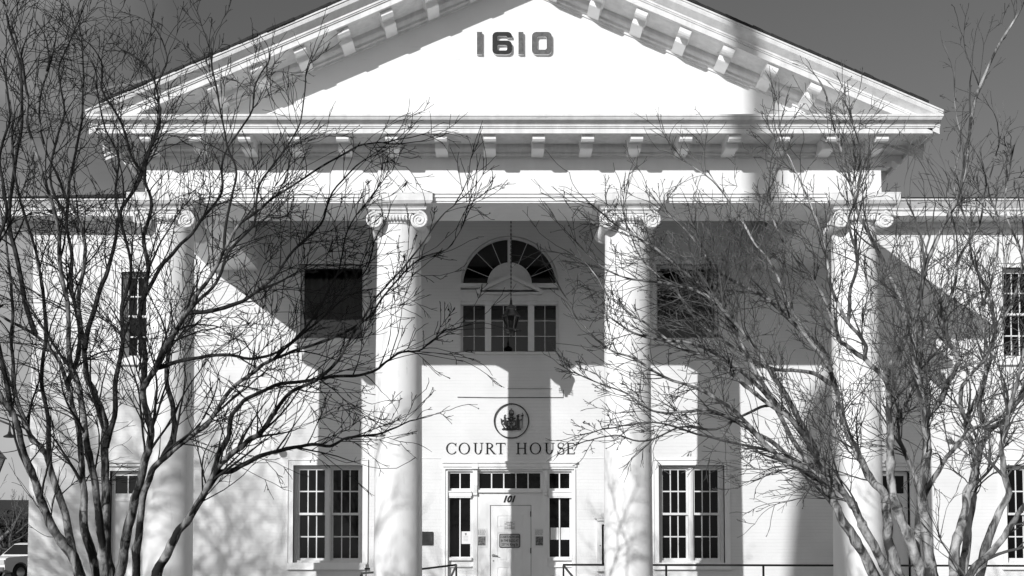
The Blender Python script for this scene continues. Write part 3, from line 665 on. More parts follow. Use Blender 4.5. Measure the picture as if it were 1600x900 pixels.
mb.v = [(v[0]*1.12, v[1], v[2]*1.12) for v in mb.v]; mb.build('coat_of_arms', M['dark_metal'], em)

mb = MB(); zc = 5.27
mb.tube([(-1.17, WY-.012, zc+.008), (-.3, WY-.012, zc-.004), (1.2, WY-.012, zc)], .0095, 6); mb.tube([(1.2, WY-.012, zc), (1.205, WY-.012, zc+.17)], .006, 6); mb.tube([(-.05, WY-.01, zc+.2), (.95, WY-.01, zc+.198)], .005, 6)
tag(mb.build('conduit', M['number_grey']), 'thin grey conduit running along the wall above the round emblem', 'conduit')

pl = thing('plaque', 'small dark bronze plaque on the wall between second column and entrance', 'plaque', (-1.85, WY, 2.11))
mb = MB(); mb.box(-.125, .125, -.02, -.001, -.145, .145); mb.build('plate', M['bronze'], pl)
mb = MB(); mb.box(-.135, .135, -.03, -.002, .135, .15); mb.box(-.135, .135, -.03, -.002, -.15, -.135); mb.box(-.14, -.125, -.03, -.002, -.135, .135); mb.box(.125, .14, -.03, -.002, -.135, .135)
for i in range(7): mb.box(-.09, .09-(i % 3)*.02, -.024, -.018, .09-i*.028, .1-i*.028)
mb.build('rim', M['dark_metal'], pl)

def poster(x, label):
    p = thing('poster', label, 'poster', (x, yE, 2.125))
    mb = MB(); mb.box(-.115, .115, -.012, -.003, -.215, .215); mb.build('sheet', M['paper'], p)
    mb = MB(); mb.box(-.085, .085, -.0145, -.0115, -.17, .03); mb.build('picture', M['photo'], p)
    mb = MB(); r = random.Random(5)
    for i in range(5):
        xx = -.09
        while xx < .07:
            l = r.uniform(.015, .04); mb.box(xx, min(.09, xx+l), -.014, -.0115, .17-i*.026, .178-i*.026); xx += l+.01
    mb.build('printing', M['ink'], p)
poster(-.625, 'white notice with picture taped to the entrance left of the door'); poster(.665, 'notice with darker picture taped to the entrance right of the door')
sg = thing('door_sign', 'rounded grey sign reading 237 N. King St fixed to the door', 'sign', (-.0, yE+.03, 2.06))
curve_mesh('sign_plate', [[(p[0], p[1]) for p in rrect(-.235, .235, -.155, .155, .035)]], -.016, -.004, M['ink'], sg)
curve_mesh('sign_face', [[(p[0], p[1]) for p in rrect(-.218, .218, -.138, .138, .025)]], -.0185, -.0165, M['paper_grey'], sg)
for i, s_ in enumerate(('COURTS NOW ARE', 'IN THE BLDG AT', '237 N. King St')): text_obj('sign_text', s_, 0, .085-.085*i, -.0195, .078, M['ink'], sg, .002, off=.001, sx=[.62, .68, .8][i])
nt2 = thing('door_notice', 'small typed white notice taped above the rounded door sign', 'notice', (0.0, yE+.03, 2.40))
mb = MB(); mb.box(-.13, .13, -.010, -.004, -.10, .10); mb.build('sheet', M['paper'], nt2)
mb = MB(); r = random.Random(9)
for i, wd in enumerate((.07, .11, .05, .11, .11)):
    xx = -wd
    while xx < wd:
        l = r.uniform(.012, .035); mb.box(xx, min(wd, xx+l), -.0125, -.0095, .065-i*.035, .078-i*.035); xx += l+.008
mb.build('printing', M['ink'], nt2)
nt3 = thing('pale_window_sheet', 'white paper notice inside the narrow window left of the door', 'notice', (-.985, yE+.045, 2.13))
mb = MB(); mb.box(-.095, .1, -.004, 0, -.14, .14); mb.build('sheet', M['paper'], nt3)
mb = MB(); mb.box(-.02, .02, -.006, -.0035, .07, .10); mb.box(-.01, .01, -.006, -.0035, .05, .07)
for i in range(4): mb.box(-.05, .05, -.0055, -.0035, .02-i*.03, .024-i*.03)
mb.build('printing', M['photo'], nt3)
pane_glint = thing('pale_window_sheet', 'pale reflection shown as two bright panels in the narrow window right of the door', 'notice', (1.12, yE+.045, 2.22))
mb = MB(); mb.box(-.20, -.02, -.004, 0, -.135, .135); mb.box(.03, .22, -.004, 0, -.135, .135); mb.build('sheet', M['paper'], pane_glint)  # two pale panels paint in light reflected by the sidelight panes

# notice case behind third column
nc = thing('notice_case', 'white pedimented notice case on the wall half hidden by the third column', 'notice board', (2.245, WY, 2.0))
mb = MB(); mb.box(-.30, .30, -.09, 0, -.56, .50); mb.box(-.31, .31, -.13, 0, .50, .55); mb.prism([(-.36, .55), (.36, .55), (.36, .58), (0, .75), (-.36, .58)], -.14, 0); mb.box(-.31, .31, -.12, 0, -.62, -.56); mb.build('frame', M['trim'], nc)
mb = MB(); mb.box(-.20, .20, -.096, -.091, -.48, .42); mb.build('pane', M['glass'], nc)
mb = MB(); mb.box(-.155, .155, -.11, -.094, -.44, .38); mb.build('sheet', M['paper'], nc); mb = MB(); mb.lathe([(.012, 0), (.012, .02)], (-.235, -.11, -.05), 'Y', 10); mb.build('latch', M['dark_metal'], nc)

# hanging lantern in the portico
lx, ly = at(798.5, 500, 21.95).x, 21.95; lz = at(798, 500, 21.95).z
la = thing('hanging_lantern', 'black glazed lantern hanging on a long chain before the arched window', 'lantern', (lx, ly, lz))
mb = MB(); top = 9.32-lz; zz = .42; k = 0
while zz < top:
    a = (k % 2)*pi/2; mb.tube([(.012*cos(a)*cos(t)+0, .012*sin(a)*cos(t), zz+.028*sin(t)+.02) for t in [2*pi*i/8 for i in range(9)]], .0045, 4); zz += .042; k += 1
mb.tube([(0, 0, .40), (0, 0, top)], .006, 6)
mb.build('chain', M['dark_metal'], la)
mb = MB()
def sqz(prof, n=4, rot=pi/4):
    vs = []
    for h, z in prof: vs += [(h*cos(rot+2*pi*i/n), h*sin(rot+2*pi*i/n), z) for i in range(n)]
    k = len(prof); mb.add(vs, [(j*n+i, j*n+(i+1) % n, (j+1)*n+(i+1) % n, (j+1)*n+i) for j in range(k-1) for i in range(n)]+[tuple(range(n))[::-1], tuple((k-1)*n+i for i in range(n))])
sqz([(.185, .06), (.195, .075), (.19, .085), (.12, .17), (.095, .21), (.10, .235), (.115, .245), (.085, .29), (.03, .32), (.02, .42)], 6, 0); mb.build('cap', M['dark_metal'], la)
mb = MB()
for i in range(6):
    a = 2*pi*i/6; mb.tube([(.168*cos(a), .168*sin(a), .065), (.10*cos(a), .10*sin(a), -.19)], .011, 5)
    b = 2*pi*(i+1)/6; mb.tube([(.10*cos(a), .10*sin(a), -.19), (.10*cos(b), .10*sin(b), -.19)], .012, 5)
    mb.tube([(.10*cos(a), .10*sin(a), -.19), (.15*cos(a), .15*sin(a), -.20), (.145*cos(a), .145*sin(a), -.245), (.09*cos(a), .09*sin(a), -.24), (.04*cos(a), .04*sin(a), -.27)], .010, 5)
sqz([(.02, -.34), (.04, -.31), (.025, -.28), (.08, -.23), (.11, -.19)], 6, 0)
mb.build('frame', M['dark_metal'], la)
mb = MB(); sqz([(.095, -.185), (.158, .06)], 6, 0); mb.build('glass', M['lantern_glass'], la)
mb = MB(); mb.lathe([(.02, -.18), (.025, -.10), (.03, -.08), (.028, -.02), (.01, .0)], (0, 0, 0), n=10); mb.build('bulb', M['lampglass'], la)

def flood(px, py, label):
    p = at(px, py, WY); f = thing('floodlight', label, 'floodlight', tuple(p))
    mb = MB(); mb.box(-.05, .05, -.04, 0, -.05, .05); mb.tube([(0, -.03, 0), (.02, -.12, -.03), (.05, -.16, -.03)], .015, 6); mb.build('bracket', M['sash'], f)
    mb = MB(); mb.lathe([(.03, .12), (.06, .08), (.085, 0), (.07, -.01)], (.07, -.24, -.03), 'Y', 18); mb.lathe([(.03, .12), (.06, .08), (.085, 0), (.07, -.01)], (-.10, -.22, .03), 'Y', 18); mb.build('lamp_head', M['sash'], f, True)
flood(428, 700, 'twin white floodlight on the wall upper left of the left ground-floor window'); flood(1482, 684, 'twin white floodlight on the right wing wall')

# handrails
def rail(name, label, pts, posts, rr_=.022):
    h = thing(name, label, 'handrail', (pts[0][0], pts[0][1], .73)); o = Vector(h.location)
    mb = MB(); mb.tube([Vector(p)-o for p in pts], rr_, 8); mb.build('rail', M['dark_metal'], h, True)
    for p in posts: mb = MB(); mb.box(p[0]-o.x-.018, p[0]-o.x+.018, p[1]-o.y-.018, p[1]-o.y+.018, -.05, p[2]-.73); mb.build('post', M['dark_metal'], h)
    return h
zr = 1.54
rail('handrail', 'long level black handrail in front of the wall right of the entrance', [(1.03, 21.6, zr), (14, 21.6, zr-.03)], [(3.1+i*1.95, 21.6, zr) for i in range(6)]+[(1.04, 21.6, zr)])
rail('handrail', 'short sloping black handrail descending from the landing right of the entrance', [(1.04, 21.6, zr-.01), (1.14, 20.0, zr-.25), (1.25, 19.1, .62+.5)], [(1.25, 19.15, 1.1)])
rail('handrail', 'sloping black ramp handrail left of the entrance passing behind the second column', [(-1.10, 21.6, zr), (-1.85, 21.6, zr-.09), (-3.02, 21.6, zr-.17), (-3.05, 21.6, zr-.30)], [(-1.11, 21.6, zr), (-3.0, 21.6, zr-.17)])
rail('handrail', 'short sloping black handrail descending from the landing left of the entrance', [(-1.11, 21.6, zr-.01), (-1.17, 20.4, zr-.22), (-1.25, 19.1, .62+.5)], [(-1.25, 19.15, 1.1)])
mb = MB(); p = at(572, 884, 21.7); mb.tube([(p.x, 21.7, .73), (p.x, 21.7, p.z+.03)], .012, 6); mb.tube([(p.x-.03, 21.7, p.z-.06), (p.x+.08, 21.7, p.z-.06)], .018, 6); tag(mb.build('short_post', M['dark_metal']), 'short black post with a crossbar left of the second column', 'post')

# ------------------------------------------------------------------ trees
class Twigs:
    def __init__(s): s.segs = []
def catmull(pts, sub=6):
    out = []
    for i in range(len(pts)-1):
        p0 = pts[max(0, i-1)]; p1 = pts[i]; p2 = pts[i+1]; p3 = pts[min(len(pts)-1, i+2)]
        for k in range(sub):
            t = k/sub; out.append(.5*((2*p1)+(p2-p0)*t+(2*p0-5*p1+4*p2-p3)*t*t+(3*p1-p0-3*p2+p3)*t**3))
    out.append(pts[-1]); return out

def rand_perp(d, R):
    v = Vector((R.gauss(0, 1), R.gauss(0, 1), R.gauss(0, 1))); v -= v.dot(d)*d
    return v.normalized() if v.length > 1e-6 else Vector((1, 0, 0))

def twig(mb, R, p, d, r, L, lev, P):
    if lev == 0: r = min(r, P['rmin']*1.25)
    """one shoot: gently curved, side shoots in near-opposite pairs, tips curving up"""
    n = max(3, int(L/P['seg'])); pts = [p.copy()]; rad = [r]; q = p.copy(); d = d.normalized()
    bend = rand_perp(d, R)*P['bend']*R.uniform(.3, 1)
    kids = []
    phase = R.uniform(0, pi)
    for i in range(n):
        st_ = L/n
        d = (d+bend*st_+Vector((0, 0, P['up']*st_))+rand_perp(d, R)*P['zig']).normalized()
        q = q+d*st_; t = (i+1)/n; pts.append(q.copy()); rad.append(max(P['rmin']*(.75 if lev == 0 else 1), r*(1-.72*t)))
        if lev > 0 and t > .16 and i < n-1 and R.random() < P['dens'][lev]:
            kids.append((q.copy(), d.copy(), rad[-1], t))
    mb.tube(pts, rad, 4 if r < .012 else 6 if r < .03 else 8, cap=False)
    if lev == 0:
        if R.random() < P['pods']:
            c = pts[-1]; s_ = .008; mb.add([c+Vector(v)*s_ for v in ((1, 0, 0), (-1, 0, 0), (0, 1, 0), (0, -1, 0), (0, 0, 1), (0, 0, -1))], [(0, 2, 4), (2, 1, 4), (1, 3, 4), (3, 0, 4), (2, 0, 5), (1, 2, 5), (3, 1, 5), (0, 3, 5)])
        return
    for (q, d, rr_, t) in kids:
        for side in ((1, -1) if R.random() < P['pair'] else (R.choice((1, -1)),)):
            a = radians(R.uniform(24, 52)); ax = rand_perp(d, R)
            nd = (d*cos(a)+ax*sin(a)*side); nd.z += P['lift']; nd.normalize()
            twig(mb, R, q, nd, max(P['rmin'], rr_*R.uniform(.5, .72)), L*R.uniform(.36, .68)*(1.15-.5*t), lev-1, P)
    # terminal fork
    for side in ((1, -1) if R.random() < .45 else (R.choice((1, -1)),)):
        a = radians(R.uniform(10, 26)); ax = rand_perp(d, R); nd = (d*cos(a)+ax*sin(a)*side).normalized()
        twig(mb, R, pts[-1], nd, max(P['rmin'], rad[-1]*.85), L*R.uniform(.35, .6), lev-1, P)

def tree(name, label, limbs, seed, bark, limbm, twigm, P, base, group):
    """limbs: (pixel path, Y start, Y end, r start, r end, shoots, reach, level)"""
    R = random.Random(seed)
    root = thing(name, label, 'tree', base, group); o = Vector(base)
    tw = MB(); 
    for (path, y0, y1, r0, r1, shoots, reach, lev) in limbs:
        n = len(path); pts = [at(px, py, y0+(y1-y0)*(i/(n-1))) for i, (px, py) in enumerate(path)]
        pts = catmull(pts, 5)
        # knots and wobble
        w_ = []
        ph = R.uniform(0, 50)
        for i, p_ in enumerate(pts):
            v = noise.noise_vector(Vector((ph+i*.35, ph, 0)))*min(.035, .018+.0*r0); w_.append(p_+v)
        pts = w_
        k = len(pts); rad = [r0+(r1-r0)*(i/(k-1))**(.8 if r0 > .045 else .68) for i in range(k)]; rad = [r_*P['thin'] for r_ in rad]
        rad = [r_*(1+.16*noise.noise(Vector((ph, i*.55, 1)))+(.22 if r0 > .045 and R.random() < .07 else 0)) for i, r_ in enumerate(rad)]
        big = r0 > .022
        if r0 > .045: rad = [.88*r_*(1-.25*min(1, 1.6*i/(k-1))) for i, r_ in enumerate(rad)]
        b = MB() if big else tw
        b.tube([p_-o for p_ in pts], rad, 10 if r0 > .04 else 7, cap=big)
        if big: b.build('trunk' if r0 > .045 else 'limb', bark if r0 > .045 else limbm, root, True)
        for s_ in range(shoots):
            t = R.uniform(.18, 1)**.75; i = min(k-2, int(t*(k-1))); d = (pts[i+1]-pts[i]).normalized()
            a = radians(R.uniform(22, 58)); nd = d*cos(a)+rand_perp(d, R)*sin(a); nd.z += .12; nd.normalize()
            L = reach*R.uniform(.4, 1.05)*(1.12-.72*t)
            twig(tw, R, pts[i]-o, nd, max(.0035, min(.5*rad[i], .0045+.006*L)), L, lev, P)
        # leaders: long upright side limbs that fill the crown
        for s_ in range(max(1, int(shoots/P['lead']))):
            t = R.uniform(.25, .85); i = min(k-2, int(t*(k-1))); d = (pts[i+1]-pts[i]).normalized()
            a = radians(R.uniform(16, 40)); nd = d*cos(a)+rand_perp(d, R)*sin(a); nd.z += .18; nd.normalize()
            twig(tw, R, pts[i]-o, nd, min(.6*rad[i], R.uniform(.012, .021)), P['ll']*reach*R.uniform(.8, 1.45)*(1.2-.75*t), 3, dict(P, bend=.85, zig=.09, seg=.08, dens=[0, .28, .24, .24]))
        d = (pts[-1]-pts[-3]).normalized()
        for q in range(2 if lev > 1 else 1):
            twig(tw, R, pts[-1]-o, (d+rand_perp(d, R)*.2).normalized(), r1*.9, reach*.45, max(1, lev-1), P)
    cr_ = tw.build('crown', twigm, root, False)
    print(name, 'crown verts', len(tw.v), 'faces', len(tw.f))
    return root

PL = dict(thin=.90, ll=.80, lead=3.6, seg=.06, bend=2.0, up=.22, zig=.12, rmin=.0031, dens=[0, .20, .24, .24], pair=.40, lift=.06, pods=.05)
L_left = [
 # stems from the base up (pixel path), depth from..to, radii, side shoots, reach, level
 ([(160, 1110), (140, 960), (118, 880), (88, 836), (66, 785), (47, 735), (33, 690), (22, 650), (0, 615), (-30, 560)], 11.2, 10.6, .085, .040, 7, 1.5, 2),
 ([(165, 1110), (142, 960), (122, 885), (110, 850), (98, 790), (78, 730), (70, 706), (52, 688), (38, 660), (25, 610), (18, 540), (20, 470), (12, 400), (0, 330), (-10, 240)], 11.3, 11.9, .078, .016, 14, 1.4, 3),
 ([(78, 725), (76, 690), (74, 640), (66, 590), (70, 520), (66, 450), (52, 380), (30, 300), (18, 220)], 11.4, 11.0, .035, .012, 9, 1.2, 2),
 ([(185, 1110), (165, 960), (150, 890), (134, 830), (130, 770), (128, 720), (122, 670), (105, 600), (87, 556), (55, 524), (14, 500), (-20, 480)], 11.2, 12.2, .085, .022, 12, 1.3, 2),
 ([(105, 600), (120, 560), (124, 510), (112, 450), (112, 400), (104, 340), (112, 270), (126, 190), (130, 120), (128, 60)], 11.5, 12.2, .036, .010, 14, 1.2, 3),
 ([(55, 524), (38, 470), (25, 400), (14, 350), (22, 260), (35, 180), (30, 100), (17, 55), (5, 0)], 11.5, 10.9, .036, .012, 14, 1.3, 3),
 ([(190, 1110), (172, 960), (162, 890), (158, 840), (152, 780), (140, 720), (133, 670), (124, 610), (110, 560), (108, 490), (95, 420), (90, 350), (70, 280), (45, 200), (42, 140), (30, 80), (20, 40), (0, -10)], 11.1, 10.4, .072, .012, 20, 1.3, 3),
 ([(200, 1110), (182, 960), (170, 890), (164, 830), (166, 770), (163, 715), (165, 660), (152, 625), (137, 590), (132, 545), (124, 500), (122, 460), (132, 405), (130, 360), (108, 318), (94, 285), (70, 230), (60, 170), (72, 110)], 11.3, 11.6, .085, .014, 18, 1.3, 3),
 ([(132, 545), (142, 500), (158, 450), (175, 400), (188, 330), (215, 290), (230, 240), (250, 190), (240, 120), (205, 85)], 11.4, 12.4, .036, .010, 14, 1.1, 3),
 ([(210, 1110), (195, 960), (188, 900), (196, 850), (204, 805), (216, 760), (229, 710), (236, 680), (228, 640), (224, 605), (245, 575), (262, 535), (290, 490), (313, 455), (335, 420), (352, 388), (372, 352), (400, 330), (440, 300), (500, 262), (560, 230), (600, 222)], 11.2, 10.2, .082, .010, 26, 1.25, 3),
 ([(224, 605), (226, 560), (218, 520), (222, 470), (232, 420), (225, 370), (236, 320), (226, 275), (232, 240), (250, 180), (242, 140), (262, 95), (245, 45)], 11.3, 12.0, .040, .008, 18, 1.1, 3),
 ([(222, 470), (250, 420), (285, 380), (318, 340), (345, 300), (350, 240), (390, 180), (400, 130), (420, 95)], 11.4, 12.6, .028, .008, 13, 1.0, 3),
 ([(228, 275), (205, 245), (190, 190), (160, 140), (158, 95), (130, 60)], 11.8, 11.4, .022, .007, 9, .9, 3),
 ([(222, 1110), (212, 960), (212, 890), (216, 840), (222, 785), (236, 740), (256, 714), (290, 688), (330, 655), (350, 620), (385, 590), (430, 560), (480, 542), (540, 520), (580, 490), (605, 455), (655, 405), (700, 388), (722, 352)], 11.1, 10.0, .065, .007, 26, .95, 3),
 ([(256, 714), (272, 680), (270, 640), (262, 600), (262, 560), (275, 520), (300, 480), (340, 440), (355, 395), (395, 350), (405, 290), (440, 240), (470, 190), (478, 120)], 11.2, 11.8, .040, .008, 20, 1.15, 3),
 ([(235, 1110), (238, 960), (246, 895), (264, 860), (277, 833), (296, 809), (316, 774), (333, 746), (346, 722), (378, 697), (400, 680), (415, 665), (452, 614), (500, 590), (530, 560), (556, 515), (590, 462), (640, 405), (690, 340), (712, 318)], 10.9, 9.9, .078, .007, 26, .95, 3),
 ([(335, 738), (344, 706), (357, 678), (362, 650), (388, 622), (440, 600), (500, 592), (560, 586), (592, 576), (622, 555), (660, 545), (692, 518), (722, 510)], 10.7, 9.8, .036, .006, 18, .8, 3),
 ([(336, 742), (368, 733), (400, 716), (430, 705), (480, 695), (515, 697), (545, 684), (598, 677), (630, 662), (655, 655)], 10.6, 9.9, .036, .006, 14, .7, 3),
 ([(290, 490), (330, 485), (380, 470), (420, 440), (460, 390), (500, 350), (520, 300), (560, 255)], 10.9, 10.4, .030, .007, 16, 1.0, 3),
 ([(245, 575), (300, 560), (350, 555), (400, 560), (450, 540), (520, 480), (560, 440), (580, 400)], 10.8, 10.2, .026, .007, 16, .9, 3),
 ([(430, 560), (470, 520), (505, 470), (530, 420), (545, 360), (575, 310)], 10.4, 10.2, .018, .006, 12, .8, 3),
 ([(164, 700), (178, 650), (180, 590), (192, 540), (190, 480), (205, 430), (196, 370), (180, 310), (186, 250), (165, 200), (150, 130)], 11.3, 11.9, .040, .008, 18, 1.1, 3),
 ([(20, 650), (2, 560), (-15, 470), (-10, 400), (10, 330), (0, 250), (15, 180), (8, 120)], 11.0, 10.6, .034, .010, 12, 1.1, 3),
 ([(350, 388), (356, 330), (368, 270), (352, 215), (340, 150), (330, 95), (322, 55)], 11.0, 11.4, .020, .006, 12, .8, 3),
 ([(104, 340), (80, 290), (85, 230), (100, 170), (92, 110), (110, 60), (126, 25)], 11.8, 12.2, .020, .007, 12, .9, 3),
]
tree('crape_myrtle', 'dark many-stemmed bare tree in front of the left half of the portico', L_left, 11, M['bark_dark'], M['limb_dark'], M['twig_dark'], PL, (-4.1, 11.2, .35), 'bare trees before the courthouse')

PR = dict(thin=1.0, ll=.76, lead=3.6, seg=.06, bend=2.0, up=.22, zig=.12, rmin=.0031, dens=[0, .26, .29, .28], pair=.40, lift=.06, pods=.06)
L_r1 = [
 ([(1284, 750), (1240, 690), (1190, 610), (1130, 560), (1070, 535), (1010, 528), (965, 505), (930, 475)], 10.7, 9.8, .030, .006, 18, .75, 3),
 ([(1272, 700), (1230, 620), (1180, 545), (1130, 485), (1080, 450), (1010, 440), (955, 425), (912, 392)], 10.8, 10.3, .032, .006, 18, .85, 3),
 ([(1262, 732), (1200, 704), (1130, 688), (1080, 676), (1020, 660), (960, 668), (925, 676)], 10.6, 10.1, .020, .005, 14, .55, 3),
 ([(1300, 600), (1260, 580), (1200, 575), (1140, 540), (1090, 500), (1050, 450), (1000, 400), (975, 340)], 11.1, 11.4, .026, .006, 16, .8, 3),
 ([(1420, 1110), (1395, 960), (1368, 902), (1348, 862), (1322, 822), (1306, 790), (1296, 765), (1278, 744), (1250, 728), (1222, 716), (1190, 690), (1150, 645), (1100, 612), (1040, 590), (990, 560), (950, 545), (905, 500), (885, 465)], 10.9, 9.9, .075, .007, 26, .85, 3),
 ([(1250, 728), (1205, 690), (1160, 665), (1110, 640), (1060, 645), (1020, 642), (985, 618), (940, 600), (900, 585)], 10.6, 9.9, .026, .005, 16, .6, 3),
 ([(1425, 1110), (1405, 960), (1390, 900), (1368, 860), (1350, 826), (1336, 795), (1316, 768), (1300, 750), (1278, 724), (1272, 700), (1240, 660), (1190, 620), (1150, 590), (1110, 560), (1060, 540), (1010, 505), (960, 470), (930, 430), (900, 400)], 11.0, 10.1, .070, .007, 26, .9, 3),
 ([(1276, 715), (1250, 670), (1210, 630), (1170, 560), (1140, 500), (1100, 450), (1050, 410), (1010, 380), (960, 350), (925, 320)], 10.7, 10.9, .034, .007, 22, .95, 3),
 ([(1210, 630), (1180, 640), (1120, 670), (1060, 668), (1010, 690), (960, 680), (915, 690)], 10.6, 10.2, .018, .005, 12, .6, 2),
 ([(1430, 1110), (1415, 960), (1402, 895), (1390, 850), (1385, 800), (1379, 768), (1360, 748), (1345, 718), (1330, 690), (1318, 660), (1308, 620), (1298, 580), (1288, 550), (1262, 520), (1240, 490), (1215, 430), (1180, 380), (1150, 330), (1120, 290), (1080, 260)], 11.2, 11.9, .080, .008, 26, 1.1, 3),
 ([(1298, 580), (1275, 545), (1235, 500), (1190, 460), (1130, 430), (1080, 370), (1040, 330)], 11.3, 10.8, .032, .008, 18, 1.0, 3),
 ([(1435, 1110), (1438, 960), (1440, 900), (1428, 862), (1410, 812), (1398, 782), (1392, 742), (1391, 700), (1392, 670), (1388, 630), (1384, 592), (1352, 562), (1352, 535), (1325, 505), (1300, 450), (1290, 390), (1270, 330), (1250, 280), (1230, 240)], 11.0, 10.7, .082, .009, 24, 1.1, 3),
 ([(1352, 562), (1330, 545), (1308, 530), (1300, 500), (1280, 450), (1240, 400), (1210, 350), (1200, 290)], 11.1, 11.5, .030, .008, 16, 1.0, 3),
 ([(1384, 592), (1392, 570), (1410, 540), (1415, 500), (1400, 450), (1370, 390), (1340, 330), (1325, 270), (1310, 220), (1290, 150)], 11.2, 11.9, .045, .008, 22, 1.0, 3),
 ([(1450, 1110), (1458, 960), (1455, 905), (1450, 852), (1446, 802), (1441, 772), (1446, 720), (1447, 680), (1442, 640), (1432, 590), (1428, 545), (1432, 490), (1442, 440), (1448, 415), (1470, 360), (1500, 300), (1510, 245), (1520, 170), (1550, 90), (1580, 40), (1600, 0)], 10.8, 10.3, .080, .014, 26, 1.1, 3),
 ([(1440, 900), (1432, 850), (1438, 790), (1430, 750), (1412, 705), (1402, 672), (1410, 640), (1428, 600), (1440, 540), (1455, 500), (1480, 440), (1490, 380), (1480, 300)], 11.2, 11.8, .050, .009, 20, 1.1, 3),
 ([(1442, 782), (1456, 752), (1476, 722), (1500, 690), (1528, 668), (1556, 655), (1580, 628), (1612, 610)], 10.9, 10.4, .030, .014, 8, .9, 2),
 ([(1442, 660), (1470, 622), (1490, 582), (1498, 560), (1482, 530), (1474, 500), (1490, 450), (1500, 400), (1530, 350), (1540, 290)], 10.9, 11.3, .038, .009, 18, 1.0, 3),
 ([(1325, 505), (1330, 450), (1340, 400), (1325, 350), (1340, 300), (1345, 240), (1330, 190)], 11.0, 11.4, .022, .007, 14, .8, 3),
]
tree('crape_myrtle', 'pale many-stemmed bare tree in front of the fourth column', L_r1, 23, M['bark_pale'], M['limb_pale'], M['twig_pale'], PR, (4.0, 11.0, .35), 'bare trees before the courthouse')
L_r2 = [
 ([(1500, 1110), (1492, 960), (1490, 902), (1494, 850), (1506, 802), (1512, 770), (1520, 745), (1530, 702), (1545, 672), (1530, 640), (1540, 590), (1540, 540), (1536, 480), (1555, 420), (1560, 350), (1545, 290), (1560, 230)], 10.6, 11.2, .078, .009, 20, 1.0, 3),
 ([(1505, 1110), (1503, 960), (1506, 902), (1512, 835), (1519, 785), (1525, 745), (1522, 700), (1510, 660), (1535, 600), (1552, 540), (1548, 470), (1520, 410), (1510, 350), (1490, 290), (1500, 220), (1490, 150)], 10.9, 11.6, .066, .008, 20, 1.0, 3),
 ([(1515, 1110), (1520, 960), (1530, 900), (1545, 842), (1562, 800), (1576, 770), (1570, 742), (1564, 702), (1572, 672), (1582, 620), (1598, 560), (1610, 480), (1600, 400), (1570, 330), (1580, 250)], 10.5, 10.1, .066, .010, 16, 1.0, 3),
 ([(1505, 1110), (1500, 960), (1512, 905), (1550, 862), (1580, 822), (1602, 788), (1640, 740), (1660, 640)], 10.4, 9.8, .060, .030, 6, 1.1, 2),
 ([(1510, 660), (1500, 620), (1512, 590), (1540, 560), (1560, 510), (1590, 450), (1600, 380)], 10.8, 10.6, .026, .009, 14, 1.0, 3),
 ([(1545, 672), (1575, 650), (1600, 600), (1610, 540)], 10.7, 10.5, .035, .014, 8, .9, 3),
]
tree('crape_myrtle', 'second pale bare tree at the right edge of the picture, before the right wing', L_r2, 31, M['bark_pale'], M['limb_pale'], M['twig_pale'], PR, (5.3, 10.7, .35), 'bare trees before the courthouse')

# tall bare trees standing across the street, out of the picture: they throw the soft dappled shade on the left
def street_tree(x, y, h, seed, label, nb=15):
    R = random.Random(seed); root = thing('bare_street_tree', label, 'tree', (x, y, 0), 'bare trees left of the camera')
    mb = MB(); pts = [Vector((R.uniform(-.2, .2)*i*.3, R.uniform(-.2, .2)*i*.3, h*.12*i)) for i in range(5)]; mb.tube(pts, [.22, .18, .16, .14, .12], 10); mb.build('trunk', M['bark_dark'], root, True)
    tw = MB(); P = dict(seg=.35, bend=.2, up=.05, zig=.10, rmin=.011, dens=[0, .5, .48, .45], pair=.6, lift=.06, pods=0)
    for i in range(nb):
        a = 2*pi*i/nb*2+R.uniform(-.3, .3); e = R.uniform(.5, 1.3); d = Vector((cos(a)*cos(e), sin(a)*cos(e), sin(e)))
        twig(tw, R, pts[-1]-Vector((0, 0, R.uniform(0, h*.12))), d, R.uniform(.05, .10), h*R.uniform(.24, .40), 3, P)
    tw.build('crown', M['twig_dark'], root)
street_tree(-17.9, 7.5, 14.5, 4, 'tall bare tree on the lawn left of the camera', 15)
street_tree(-11.2, 5.5, 10.8, 8, 'smaller bare tree on the lawn left of the camera', 10)

# church spire across the street: its long shadow falls on the right half of the front
ch = thing('church_steeple', 'tall slender grey church steeple across the street', 'church', (-14.2, -11, 0))
mb = MB(); mb.box(-1.7, 1.7, -1.7, 1.7, 0, 9); mb.build('tower', M['slate'], ch)
mb = MB()
mb.lathe([(1.6, 9), (1.5, 12), (1.4, 14.0), (1.25, 15.9), (1.06, 17.9), (.86, 19.9), (.78, 20.8), (.62, 21.35), (.36, 21.8), (.26, 22.1), (.25, 24), (.24, 26), (.02, 32)], (0, 0, 0), n=16); mb.build('spire', M['slate'], ch)

# ------------------------------------------------------------------ far left: street lamp, pendant lamp, pickup, low building, tree, cars
p = at(-13, 724, 15); sl = thing('street_lamp', 'glazed street lantern on a post at the left edge', 'street lamp', (p.x, 15, .5))
zl = p.z-.5
mb = MB(); mb.lathe([(.12, 0), (.12, .1), (.07, .2), (.05, .6), (.04, zl-.25), (.07, zl-.2), (.05, zl-.16)], (0, 0, 0), n=16); mb.build('post', M['dark_metal'], sl, True)
mb = MB(); sqz([(.09, zl-.16), (.17, zl+.07)], 4); mb.build('lamp_glass', M['lampglass'], sl)
mb = MB(); sqz([(.21, zl+.07), (.20, zl+.09), (.10, zl+.2), (.05, zl+.24), (.02, zl+.32)], 4)
for i in range(4):
    a = pi/4+i*pi/2; mb.tube([(.095*cos(a), .095*sin(a), zl-.16), (.178*cos(a), .178*sin(a), zl+.07)], .008, 5)
mb.build('cap', M['dark_metal'], sl)
